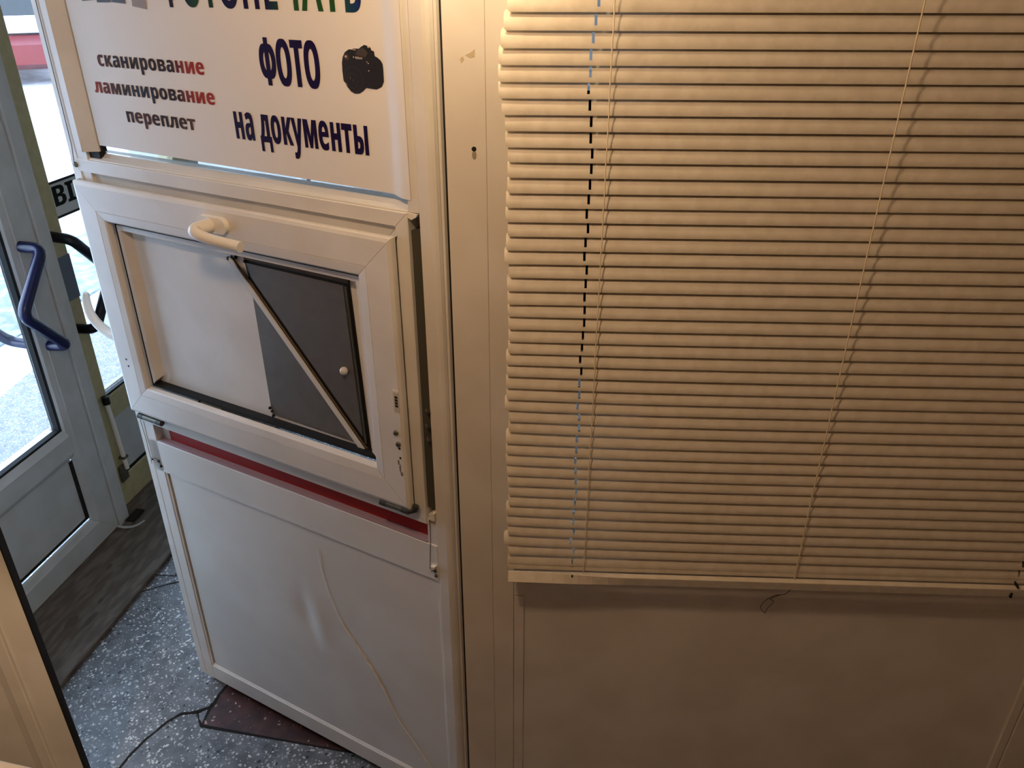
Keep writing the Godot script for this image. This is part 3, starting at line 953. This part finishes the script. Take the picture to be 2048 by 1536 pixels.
func hatch(d: Node3D) -> void:
	var s := node("hatch_sash", Vector3(), 0.0, d)
	var st: SurfaceTool
	var r := Rect2(0.012, 0.8795, 0.7837, 0.5268)
	var prof := [Vector2(0.022, -0.01), Vector2(0.022, 0.0085), Vector2(0, 0.0095), Vector2(0, 0.017), Vector2(0.0015, 0.0200), Vector2(0.0075, 0.0220), Vector2(0.0540, 0.022), Vector2(0.0544, 0.0208), Vector2(0.0550, 0.0208), Vector2(0.0556, 0.0220), Vector2(0.0715, 0.0200), Vector2(0.0745, 0.0175), Vector2(0.0765, 0.0085)]
	for k in 4:
		st = new_st()
		member(st, r, prof, k)
		obj(["sash_rail", "sash_stile", "sash_rail", "sash_stile"][k], st, M.white, s)
	for k in 4:
		st = new_st()
		member(st, r, [Vector2(0.0765, -0.02), Vector2(0.0765, 0.0030), Vector2(0.0830, 0.0030), Vector2(0.0830, -0.02)], k, 0.0)
		obj("gasket", st, M.black, s)
	for k in 4:
		if k == 0:
			continue
		st = new_st()
		member(st, r, [Vector2(0.0830, -0.02), Vector2(0.0830, 0.0045), Vector2(0.0930, 0.0045), Vector2(0.1010, -0.0140)], k, 0.0)
		obj("inner_frame", st, M.white, s)
	one("hatch_panel", M.white, s, Vector3(0.098, 0.955, -0.030), Vector3(0.712, 1.325, -0.0140), 0.0)
	# grey sheet with the diagonal bar across it
	st = new_st()
	poly_prism(st, PackedVector2Array([Vector2(0.4325, 1.262), Vector2(0.4335, 0.9720), Vector2(0.655, 0.9690)]), -0.014, -0.0115)
	obj("metal_sheet", st, M.plate, s)
	st = new_st()
	poly_prism(st, PackedVector2Array([Vector2(0.4240, 1.3085), Vector2(0.6735, 1.3060), Vector2(0.6860, 0.9600), Vector2(0.664, 0.976), Vector2(0.4300, 1.263)]), -0.014, -0.0118)
	obj("flap_backing", st, M.black, s)
	st = new_st()
	poly_prism(st, PackedVector2Array([Vector2(0.4330, 1.2960), Vector2(0.6610, 1.2930), Vector2(0.6710, 0.9900), Vector2(0.4390, 1.2700)]), -0.0118, -0.0085)
	obj("metal_flap", st, M.plate_shaded, s)
	st = new_st()
	cbox(st, Vector3(-0.0016, 0, 0), Vector3(0.0016, 0.318, 0.004), 0.0006, Transform3D(Basis(Vector3(0, 0, 1), 0.034), Vector3(0.6775, 0.975, -0.0115)))
	obj("flap_edge_strip", st, M.zinc, s)
	st = new_st()
	poly_prism(st, PackedVector2Array([Vector2(0.4260, 1.3100), Vector2(0.6720, 1.3075), Vector2(0.6715, 1.2985), Vector2(0.4270, 1.3015)]), -0.0118, -0.0105)
	obj("sealant", st, pvc(Color(0.36, 0.29, 0.22), 0.8), s)
	var a := Vector3(0.3905, 1.3010, -0.0115)
	var b := Vector3(0.6790, 0.9520, -0.0115)
	var len := a.distance_to(b)
	var xf := Transform3D(Basis(Vector3(0, 0, 1), atan2((b - a).y, (b - a).x)), a)
	st = new_st()
	cbox(st, Vector3(0, -0.0105, 0.0), Vector3(len, 0.0015, 0.004), 0.0008, xf)
	obj("diagonal_bar", st, M.alu, s)
	st = new_st()
	cbox(st, Vector3(0, 0.0018, 0.0), Vector3(len - 0.008, 0.0058, 0.0012), 0.0, xf)
	obj("bar_gap", st, M.black, s)
	st = new_st()
	cbox(st, Vector3(0.03, 0.0060, 0.0), Vector3(len - 0.01, 0.0076, 0.0030), 0.0005, xf)
	obj("bar_flange", st, pvc(Color(0.42, 0.37, 0.30), 0.5), s)
	for q in [[0.3865, 1.2965, 0.0042], [0.4055, 1.3025, 0.0036], [0.4290, 1.2985, 0.0032], [0.4345, 1.2740, 0.003], [0.4318, 0.9860, 0.0032], [0.4365, 0.9800, 0.0026], [0.4385, 0.9700, 0.0034], [0.6930, 0.9660, 0.0042]]:
		st = new_st()
		dome(st, Vector3(q[0], q[1], -0.0115), q[2], 0.005, 10)
		obj("screw", st, M.black, s)
	st = new_st()
	dome(st, Vector3(0.6735, 0.9560, -0.0075), 0.0045, 0.004, 6)
	obj("bolt", st, M.zinc, s)
	var kb := SphereMesh.new()
	kb.radius = 0.0078
	kb.height = 0.0156
	var ko := MeshInstance3D.new()
	ko.name = "knob"
	ko.mesh = kb
	ko.material_override = pvc(Color(0.86, 0.83, 0.79), 0.2)
	ko.position = Vector3(0.6475, 1.1270, -0.003)
	s.add_child(ko, true)
	# handle
	st = new_st()
	var ov := PackedVector2Array()
	for k in 28:
		var an := TAU * k / 28
		ov.append(Vector2(0.4040 + cos(an) * 0.0150 + (0.0215 if cos(an) > 0 else -0.0215), 1.3745 + sin(an) * 0.0150))
	poly_prism(st, ov, 0.0, 0.0340 - 0.002)
	obj("handle_rose", st, M.handle, s)
	st = new_st()
	var lever := [Vector3(0.4010, 1.3735, 0.030), Vector3(0.4000, 1.3730, 0.045), Vector3(0.3985, 1.3725, 0.058), Vector3(0.4020, 1.3710, 0.066), Vector3(0.4150, 1.3670, 0.068), Vector3(0.4350, 1.3625, 0.0655), Vector3(0.4600, 1.3595, 0.0620), Vector3(0.4850, 1.3575, 0.0590), Vector3(0.5000, 1.3560, 0.0575)]
	var lp := smooth_path(lever, 4)
	var lr := []
	for i in lp.size():
		lr.append(lerpf(0.0130, 0.0100, smoothstep(6, 20, i)))
	tube(st, lp, lr, 16)
	obj("handle_lever", st, M.handle, s)
	# sticker, screws, holes, scuffs
	one("sticker", pvc(Color(0.80, 0.76, 0.70), 0.3), s, Vector3(0.7772, 1.0890, 0.0219), Vector3(0.7892, 1.1320, 0.0224), 0.0)
	st = new_st()
	for k in 4:
		cbox(st, Vector3(0.7800, 1.1000 + k * 0.0058, 0.0223), Vector3(0.7862, 1.1048 + k * 0.0058, 0.0226), 0.0)
	obj("sticker_print", st, M.black, s)
	st = new_st()
	cbox(st, Vector3(0.7765, 1.1290, 0.0219), Vector3(0.7885, 1.1340, 0.0229), 0.0003)
	obj("torn_paper", st, M.handle, s)
	for q in [[0.7765, 1.0464], [0.7801, 1.0233]]:
		st = new_st()
		dome(st, Vector3(q[0], q[1], 0.022), 0.0056, 0.0045, 16)
		obj("screw", st, M.steel, s)
	for q in [[0.7818, 1.0140, 0.0026], [0.7824, 0.9938, 0.0024]]:
		st = new_st()
		poly_prism(st, disc(q[0], q[1], q[2], q[2], 12), 0.021, 0.0223)
		obj("hole", st, M.black, s)
	st = new_st()
	for q in [[0.7775, 0.983, 0.002, 0.006], [0.7800, 0.9700, 0.0018, 0.009], [0.7830, 0.9590, 0.003, 0.005], [0.7805, 0.9760, 0.0012, 0.004]]:
		poly_prism(st, disc(q[0], q[1], q[2], q[3], 9), 0.0215, 0.0222)
	obj("scuff", st, pvc(Color(0.52, 0.46, 0.40), 0.7), s)
	for q in [[0.0450, 1.0180], [0.0470, 1.0020]]:
		st = new_st()
		poly_prism(st, disc(q[0], q[1], 0.0026, 0.0026, 10), 0.021, 0.0223)
		obj("hole", st, M.black, s)
	# hinges below
	for q in [[0.726, 0.788, 0.8735, 1], [0.036, 0.108, 0.8700, 0]]:
		st = new_st()
		tube(st, [Vector3(q[0], q[2], 0.017), Vector3(q[1], q[2], 0.017)], [0.0062], 14)
		obj("hinge_barrel", st, M.zinc, s)
		st = new_st()
		for x in [q[0] - 0.003, q[1] - 0.014]:
			tube(st, [Vector3(x, q[2], 0.017), Vector3(x + 0.015, q[2], 0.017)], [0.0068], 14)
		if q[3] == 1:
			tube(st, [Vector3(q[1], q[2], 0.017), Vector3(0.800, 0.880, 0.014), Vector3(0.802, 0.888, 0.012)], [0.0058, 0.007, 0.0065], 12)
		obj("hinge_cap", st, pvc(Color(0.22, 0.22, 0.20), 0.5), s)


# ================= poster =================
func word(parent: Node, text: String, x0: float, x1: float, y0: float, y1: float, z: float, ramp: Array, called: String, heavy := 0.0) -> void:
	var tm := TextMesh.new()
	var f := SystemFont.new()
	f.font_names = PackedStringArray(["Droid Sans"])
	f.font_weight = 700
	tm.font = f
	tm.text = text
	tm.font_size = 64
	tm.depth = 0.0
	tm.pixel_size = 0.01
	tm.curve_step = 1.0
	var arr := tm.get_mesh_arrays()
	var v: PackedVector3Array = arr[Mesh.ARRAY_VERTEX]
	var idx = arr[Mesh.ARRAY_INDEX]
	var lo := Vector3(1e9, 1e9, 0)
	var hi := Vector3(-1e9, -1e9, 0)
	for p in v:
		lo = lo.min(p)
		hi = hi.max(p)
	var st := new_st()
	var order := []
	var cols := []
	var pts := []
	if idx != null and idx.size() > 0:
		for i in idx:
			order.append(i)
	else:
		for i in v.size():
			order.append(i)
	for i in order:
		var p: Vector3 = v[i]
		var t: float = (p.x - lo.x) / (hi.x - lo.x)
		var k: float = t * (ramp.size() - 1)
		var a: Color = ramp[int(floor(k))]
		var b: Color = ramp[mini(int(floor(k)) + 1, ramp.size() - 1)]
		cols.append(a.srgb_to_linear().lerp(b.srgb_to_linear(), k - floor(k)))
		pts.append(Vector3(lerpf(x0 + heavy * 0.5, x1 - heavy * 0.5, t), lerpf(y0, y1, (p.y - lo.y) / (hi.y - lo.y)), z))
	for layer in (3 if heavy > 0.0 else 1):
		var off := Vector3((layer - 1) * heavy * 0.5, 0, layer * 0.00004) if heavy > 0.0 else Vector3()
		for i in pts.size():
			st.set_color(cols[i])
			st.set_normal(Vector3(0, 0, 1))
			st.add_vertex(pts[i] + off)
	obj(called, st, M.print, parent)


func poster() -> void:
	var d := node("service_poster", DOOR, -29.0)
	tag(d, "white printed sheet with blue and red service names taped over the door glass", "poster")
	# the sheet, bending forward at its right edge
	var st := new_st()
	st.set_smooth_group(0)
	var xs := [0.0845, 0.20, 0.35, 0.50, 0.65, 0.72, 0.76, 0.7835, 0.788, 0.793, 0.799, 0.806, 0.815, 0.8240]
	var zs := [-0.008, -0.008, -0.008, -0.008, -0.008, -0.008, -0.008, -0.0079, -0.0073, -0.0060, -0.0040, -0.0018, 0.0002, 0.0008]
	var y0 := [1.4760, 1.4750, 1.4738, 1.4726, 1.4714, 1.4708, 1.47, 1.4695, 1.469, 1.468, 1.467, 1.4662, 1.466, 1.466]
	for side in [0.0, -0.0006]:
		for i in xs.size() - 1:
			for k in 8:
				var q: Array[Vector3] = []
				for w in [[i, k], [i + 1, k], [i + 1, k + 1], [i, k + 1]]:
					q.append(Vector3(xs[w[0]], lerpf(y0[w[0]], 2.04, w[1] / 8.0), zs[w[0]] + side))
				var o := [q[0], q[2], q[1], q[0], q[3], q[2]] if side == 0.0 else [q[0], q[1], q[2], q[0], q[2], q[3]]
				for v in o:
					st.add_vertex(v)
	st.generate_normals()
	obj("sheet", st, M.sheet, d)
	var z := -0.0074
	var navy := Color(0.115, 0.08, 0.25)
	var ink := Color(0.185, 0.105, 0.095)
	var redd := Color(0.62, 0.17, 0.15)
	var rdk := Color(0.33, 0.12, 0.11)
	var green := Color(0.16, 0.33, 0.16)
	var blue := Color(0.11, 0.17, 0.42)
	word(d, "ФОТО", 0.5385, 0.6625, 1.6150, 1.6860, z, [navy, navy], "lettering", 0.003)
	word(d, "на документы", 0.4612, 0.7445, 1.5035, 1.5690, z, [navy, navy], "lettering", 0.0014)
	word(d, "сканирование", 0.1370, 0.4095, 1.6135, 1.6420, z, [rdk, ink, ink, ink, ink, ink, redd, redd], "lettering", 0.0013)
	word(d, "ламинирование", 0.1100, 0.4230, 1.5665, 1.5945, z, [redd, rdk, ink, Color(0.16, 0.14, 0.24), ink, ink, redd, redd], "lettering", 0.0013)
	word(d, "переплет", 0.1845, 0.3650, 1.5195, 1.5475, z, [ink, rdk, ink, ink, Color(0.36, 0.24, 0.16)], "lettering", 0.0013)
	word(d, "ФОТОПЕЧАТЬ", 0.3350, 0.7520, 1.7240, 1.7960, z, [ink, navy, green, navy, navy, navy, green, green, green, blue], "lettering")
	# printed camera
	var body := PackedVector2Array([Vector2(0.7067, 1.657), Vector2(0.7092, 1.6648), Vector2(0.7138, 1.6714), Vector2(0.7216, 1.6758), Vector2(0.7282, 1.6758), Vector2(0.7306, 1.6773), Vector2(0.7372, 1.6775), Vector2(0.7408, 1.6774), Vector2(0.7447, 1.68), Vector2(0.7515, 1.6832), Vector2(0.757, 1.6818), Vector2(0.7625, 1.6799), Vector2(0.7636, 1.6763), Vector2(0.7684, 1.675), Vector2(0.7692, 1.6687), Vector2(0.774, 1.6668), Vector2(0.7793, 1.6633), Vector2(0.7824, 1.6587), Vector2(0.783, 1.6503), Vector2(0.7825, 1.6341), Vector2(0.7779, 1.6268), Vector2(0.7682, 1.6226), Vector2(0.7595, 1.6229), Vector2(0.749, 1.6236), Vector2(0.743, 1.619), Vector2(0.7351, 1.6146), Vector2(0.7261, 1.614), Vector2(0.719, 1.6169), Vector2(0.7143, 1.6216), Vector2(0.7113, 1.6281), Vector2(0.7078, 1.6296), Vector2(0.7066, 1.6323), Vector2(0.7061, 1.6461)])
	st = new_st()
	var tri_ := Geometry2D.triangulate_polygon(body)
	for i in range(0, tri_.size(), 3):
		var v: Array[Vector3] = []
		for k in 3:
			var p := body[tri_[i + k]]
			v.append(Vector3(p.x, p.y, z))
		tri(st, v[0], v[1], v[2], Vector3(0, 0, 1))
	obj("printed_camera", st, pvc(Color(0.115, 0.095, 0.08), 0.45), d)
	st = new_st()
	for q in [[0.7265, 1.6345, 0.0175], [0.7235, 1.632, 0.0105]]:
		ring(st, q[0], q[1], q[2], q[2] * 1.02, 0.0007, z + 0.0003)
	poly_prism(st, PackedVector2Array([Vector2(0.7345, 1.6690), Vector2(0.738, 1.6760), Vector2(0.750, 1.6790), Vector2(0.757, 1.6720), Vector2(0.752, 1.6660)]), z, z + 0.0003)
	poly_prism(st, disc(0.7165, 1.6650, 0.005, 0.0045, 12), z, z + 0.0002)
	obj("printed_lens", st, pvc(Color(0.27, 0.235, 0.20), 0.45), d)
	for q in [[0.7154, 0.6657, 0.0018, 0.0016, 0.0005], [0.7545, 0.6600, 0.0006, 0.0007, 0.0012], [0.7568, 0.6580, 0.0006, 0.0007, 0.0014], [0.7568, 0.6480, 0.0007, 0.0008, 0.0014], [0.7300, 0.6655, 0.0008, 0.0012, 0.0005], [0.7325, 0.6757, 0.0028, 0.0006, 0.0005], [0.7595, 0.6805, 0.0016, 0.0012, 0.0016], [0.7205, 0.6360, 0.0006, 0.0024, 0.0006], [0.7262, 0.6335, 0.0006, 0.0018, 0.0006]]:
		st = new_st()
		poly_prism(st, disc(q[0], 1.0 + q[1], q[2], q[3], 10), z, z + q[4])
		obj("printed_highlight", st, pvc(Color(0.80, 0.74, 0.68) if q[1] > 0.64 else Color(0.38, 0.36, 0.36), 0.45), d)
	word(d, "Nikon", 0.7336, 0.7462, 1.6632, 1.6668, z + 0.0006, [Color(0.85, 0.80, 0.74), Color(0.85, 0.80, 0.74)], "printed_name")
	# lower edges of the printed snapshots at the top
	for q in [[0.132, 0.170, 1.7292, 0.06], [0.172, 0.208, 1.7275, 0.02], [0.210, 0.246, 1.7287, -0.05], [0.262, 0.297, 1.7235, -0.12]]:
		st = new_st()
		var dark: bool = q[1] < 0.25
		poly_prism(st, PackedVector2Array([Vector2(q[0], q[2] + q[3] * 0.0), Vector2(q[1], q[2] + q[3] * 0.035), Vector2(q[1] + q[3] * -0.05, q[2] + 0.05), Vector2(q[0] + q[3] * -0.05, q[2] + 0.05)]), z, z + 0.0003)
		obj("printed_snapshot", st, pvc(Color(0.24, 0.19, 0.17) if dark else Color(0.60, 0.54, 0.50), 0.45), d)


func ring(st: SurfaceTool, x: float, y: float, rx: float, ry: float, w: float, z: float) -> void:
	for k in 36:
		var a := TAU * k / 36
		var b := TAU * (k + 1) / 36
		var f := func(g: float, o: float) -> Vector3: return Vector3(x + cos(g) * (rx + o), y + sin(g) * (ry + o), z)
		quad(st, f.call(a, 0.0), f.call(b, 0.0), f.call(b, -w), f.call(a, -w), Vector3(0, 0, 1))


# ================= blind =================
func slat_mesh(y: float, x0: float, x1: float, hole: float, lift: float, tip: float) -> SurfaceTool:
	# y: height of the lower edge; the closed slat hangs nearly upright, lower edge forward
	var st := new_st()
	var ts := [0.0, 0.10, 0.20, 0.34, 0.50, 0.62, 0.74, 0.88, 1.0]
	var xs := [x0, x0 + 0.0012, x0 + 0.004, x0 + 0.03]
	var h := 0.0019
	for c in [hole, 1.063 + (hole - 0.2484) * 0.5]:
		xs.append(x0 + (c - x0) * 0.5 if c < 0.5 else 0.75)
		xs.append(c - h)
		xs.append(c + h)
		if c < 0.5:
			xs.append(0.36)
			xs.append(0.52)
	xs.append(x1)
	var cut := [0.16, 0.05, 0.0]
	var P := func(i: int, k: int, off: float) -> Array:
		var x: float = xs[i]
		var t: float = ts[k]
		var c: float = cut[i] if i < 3 else (0.14 if i == xs.size() - 1 else 0.0)
		t = lerpf(c, 1.0 - c, t)
		var bend: float = lift * pow(clampf(1.0 - (x - x0) / 0.38, 0.0, 1.0), 2.0)
		var slope := 0.0037 * 4.0 * (1.0 - 2.0 * t)
		var z := 0.0215 + 0.0112 * t + 0.0037 * 4.0 * t * (1.0 - t) + tip * pow(clampf(1.0 - (x - x0) / 0.05, 0.0, 1.0), 2.0)
		# normal of the curve (y falls as t grows)
		var n := Vector3(0, 0.0112 + slope, 0.0240).normalized()
		return [Vector3(x, y + 0.0252 * (1.0 - t) + bend, z - off), n]
	for off in [0.0, 0.0003]:
		for i in xs.size() - 1:
			var a_hole: bool = absf(xs[i + 1] - xs[i] - 2.0 * h) < 1e-5
			for k in ts.size() - 1:
				if a_hole and k >= 2 and k <= 5:
					continue
				var q := [P.call(i, k, off), P.call(i + 1, k, off), P.call(i + 1, k + 1, off), P.call(i, k + 1, off)]
				var o := [0, 1, 2, 0, 2, 3] if off == 0.0 else [0, 2, 1, 0, 3, 2]
				for w in o:
					st.set_normal(q[w][1] * (1.0 if off == 0.0 else -1.0))
					st.add_vertex(q[w][0])
	return st


func blinds() -> void:
	var b := node("slatted_blind", KIOSK, -2.5)
	tag(b, "cream horizontal slatted blind lowered and closed over the partition window", "blind")
	var r := RandomNumberGenerator.new()
	r.seed = 5
	var shift := [0.0, -0.005, -0.0092, -0.0122, -0.0129, -0.0126, -0.0083, -0.0038, -0.0034, 0.0, -0.0004, -0.0007]
	for m in range(-12, 44):
		var y := 1.7307 - m * 0.0219
		var s := 0.0
		if m >= 0 and m < 12:
			s = shift[m]
		elif m >= 12:
			s = r.randf_range(-0.003, 0.002) - 0.002 * smoothstep(12, 40, m)
			if r.randf() < 0.18:
				s -= 0.004
		var lift := 0.0055 * smoothstep(18, 30, m) * (1.0 - smoothstep(38, 46, m)) + r.randf_range(0.0, 0.0006)
		var tip := r.randf_range(-0.001, 0.001)
		obj("slat", slat_mesh(y + r.randf_range(-0.0006, 0.0006), 0.1285 + s, 1.21, 0.2484 + s * 0.55 + r.randf_range(-0.0012, 0.0012), lift, tip), M.slat, b)
	obj("slat", slat_mesh(0.7795, 0.1265, 1.21, 0.2470, 0.0008, 0.0), M.slat, b)
	# bottom rail, twisted up at its left end
	var st := new_st()
	var n := 30
	var rings := []
	for i in n + 1:
		var x := lerpf(0.128, 1.21, pow(float(i) / n, 1.6))
		var an := lerpf(-0.55, 0.16, smoothstep(0.16, 0.36, x))
		var ring_ := []
		for p in [Vector2(-0.003, -0.0145), Vector2(0.0055, -0.0145), Vector2(0.0070, -0.0135), Vector2(0.0070, 0.0055), Vector2(0.0060, 0.0065), Vector2(-0.003, 0.0065)]:
			var q: Vector2 = p.rotated(-an)
			ring_.append(Vector3(x, 0.7695 + q.y, 0.0355 + q.x))
		rings.append(ring_)
	for i in n:
		for k in 6:
			var l := (k + 1) % 6
			var c: Vector3 = (rings[i][0] + rings[i][3]) / 2
			var nn: Vector3 = (rings[i][k] - rings[i][l]).cross(Vector3(1, 0, 0)).normalized()
			if nn.dot((rings[i][k] + rings[i][l]) / 2 - c) < 0:
				nn = -nn
			quad(st, rings[i][k], rings[i + 1][k], rings[i + 1][l], rings[i][l], nn)
	for e in [0, n]:
		for k in range(1, 5):
			tri(st, rings[e][0], rings[e][k], rings[e][k + 1], Vector3(-1 if e == 0 else 1, 0, 0))
	obj("bottom_rail", st, M.slat, b)
	one("head_box", M.slat, b, Vector3(0.13, 2.02, 0.005), Vector3(1.21, 2.06, 0.05))
	# ladder cords down the front, and the loose ends below the rail
	for q in [[0.2690, 0.0005, 0.007], [0.6590, 0.0, 0.019]]:
		st = new_st()
		var p := []
		for i in 60:
			var y := lerpf(2.02, 0.752, i / 59.0)
			var w := r.randf_range(-0.0006, 0.0006) if q[1] > 0.0 else 0.0
			p.append(Vector3(q[0] + w, y, 0.0365 + q[2] * clampf((y - 0.95) / 0.8, 0.0, 1.4)))
		tube(st, p, [0.0009 if q[1] > 0.0 else 0.0011], 7)
		obj("ladder_cord", st, M.cord, b)
	for q in [0.2735, 0.6640]:
		st = new_st()
		var p := []
		for i in 40:
			p.append(Vector3(q + r.randf_range(-0.0006, 0.0006), lerpf(2.02, 0.76, i / 39.0), 0.0235))
		tube(st, p, [0.0007], 6)
		obj("ladder_cord", st, M.cord, b)
	st = new_st()
	tube(st, smooth_path([Vector3(0.659, 0.757, 0.037), Vector3(0.650, 0.735, 0.030), Vector3(0.637, 0.722, 0.02), Vector3(0.622, 0.700, 0.012), Vector3(0.618, 0.680, 0.008), Vector3(0.627, 0.664, 0.006)], 5), [0.0006], 6)
	tube(st, smooth_path([Vector3(0.643, 0.727, 0.024), Vector3(0.630, 0.709, 0.016), Vector3(0.640, 0.698, 0.010), Vector3(0.632, 0.676, 0.006), Vector3(0.629, 0.662, 0.005)], 5), [0.0006], 6)
	obj("loose_thread", st, M.thread, b)
	st = new_st()
	tube(st, smooth_path([Vector3(0.248, 0.757, 0.036), Vector3(0.250, 0.725, 0.02), Vector3(0.252, 0.705, 0.008), Vector3(0.257, 0.688, 0.004)], 5), [0.0005], 6)
	tube(st, smooth_path([Vector3(0.239, 0.700, 0.003), Vector3(0.236, 0.695, 0.004), Vector3(0.2375, 0.689, 0.003)], 5), [0.0005], 6)
	obj("loose_thread", st, M.cord, b)
	for q in [[0.2478, 0.7715, 0.0400], [0.2480, 0.7572, 0.0345]]:
		st = new_st()
		poly_prism(st, PackedVector2Array([Vector2(q[0] - 0.0016, q[1] - 0.006), Vector2(q[0] + 0.0016, q[1] - 0.006), Vector2(q[0] + 0.0016, q[1] + 0.005), Vector2(q[0] - 0.0016, q[1] + 0.005)]), q[2] - 0.002, q[2] + 0.0026)
		obj("cord_plug", st, M.black, b)
	st = new_st()
	poly_prism(st, PackedVector2Array([Vector2(1.052, 0.755), Vector2(1.056, 0.755), Vector2(1.0545, 0.766), Vector2(1.0525, 0.766)]), 0.04, 0.0445)
	obj("cord_plug", st, M.black, b)
	st = new_st()
	poly_prism(st, PackedVector2Array([Vector2(1.060, 0.777), Vector2(1.0625, 0.777), Vector2(1.059, 0.786), Vector2(1.057, 0.785)]), 0.03, 0.0440)
	obj("cord_plug", st, M.black, b)


# ================= loose things =================
func vestibule_things() -> void:
	var t := node("threshold_board", ENTRY, 80.4)
	tag(t, "worn dark brown board lying along the foot of the street doors", "board")
	one("plank", M.board, t, Vector3(-1.0, -0.0148, -0.13), Vector3(0.95, 0.004, 0.262), 0.003)
	var st: SurfaceTool
	var stain_mat := pvc(Color(0.30, 0.27, 0.24), 0.6)
	for q in [[-0.43, 0.14, 0.030, 0.014], [-0.41, 0.19, 0.034, 0.010], [-0.18, 0.10, 0.016, 0.008], [-0.09, 0.13, 0.010, 0.006], [-0.33, 0.17, 0.012, 0.006]]:
		st = new_st()
		poly_prism(st, disc(q[0], -q[1], q[2], q[3], 11), 0.003, 0.0044, Transform3D(Basis(Vector3(1, 0, 0), Vector3(0, 0, -1), Vector3(0, 1, 0)), Vector3()))
		obj("stain", st, stain_mat, t)
	var p := one("rubber_pad", M.black, null, Vector3(0.05, 0.0042, 0.012), Vector3(0.12, 0.014, 0.045), 0.002)
	p.transform = Transform3D(Basis(Vector3.UP, deg_to_rad(80.4)), ENTRY)
	tag(p, "small black rubber pad on the board at the foot of the frame post", "pad")
	st = new_st()
	var c := smooth_path([Vector3(0.006, 0.020, 0.012), Vector3(0.012, 0.012, 0.035), Vector3(0.026, 0.0075, 0.055), Vector3(0.044, 0.006, 0.068), Vector3(0.066, 0.008, 0.078)], 4)
	for i in c.size() - 1:
		for o in [[0.0, 1.0], [-0.0008, -1.0]]:
			var w0 := 0.013 * (1.0 - 0.7 * float(i) / c.size())
			var w1 := 0.013 * (1.0 - 0.7 * float(i + 1) / c.size())
			var dn := Vector3(0, o[0], 0)
			quad(st, c[i] + Vector3(-w0, 0, w0) * 0.5 + dn, c[i] + Vector3(w0, 0, -w0) * 0.5 + dn, c[i + 1] + Vector3(w1, 0, -w1) * 0.5 + dn, c[i + 1] + Vector3(-w1, 0, w1) * 0.5 + dn, Vector3(0, o[1], 0))
	var s := obj("plastic_scrap", st, M.grey_pvc)
	s.transform = Transform3D(Basis(Vector3.UP, deg_to_rad(80.4)), ENTRY)
	tag(s, "curled strip of pale plastic peeling off at the foot of the blue handled leaf", "scrap")
	# corner of a worktop at the lower left
	var w := node("worktop", Vector3(-0.574, 0.0, -0.5935), -12.7)
	tag(w, "cream worktop whose far corner shows at the lower left of the picture", "table")
	one("top", M.wall_pvc, w, Vector3(-0.72, 0.965, 0.0), Vector3(0.12, 1.0, 0.75), 0.003)
	for q in [[-0.68, 0.05], [0.07, 0.05], [-0.68, 0.70], [0.07, 0.70]]:
		one("leg", M.wall_pvc, w, Vector3(q[0] - 0.02, -0.015, q[1] - 0.02), Vector3(q[0] + 0.02, 0.965, q[1] + 0.02), 0.002)
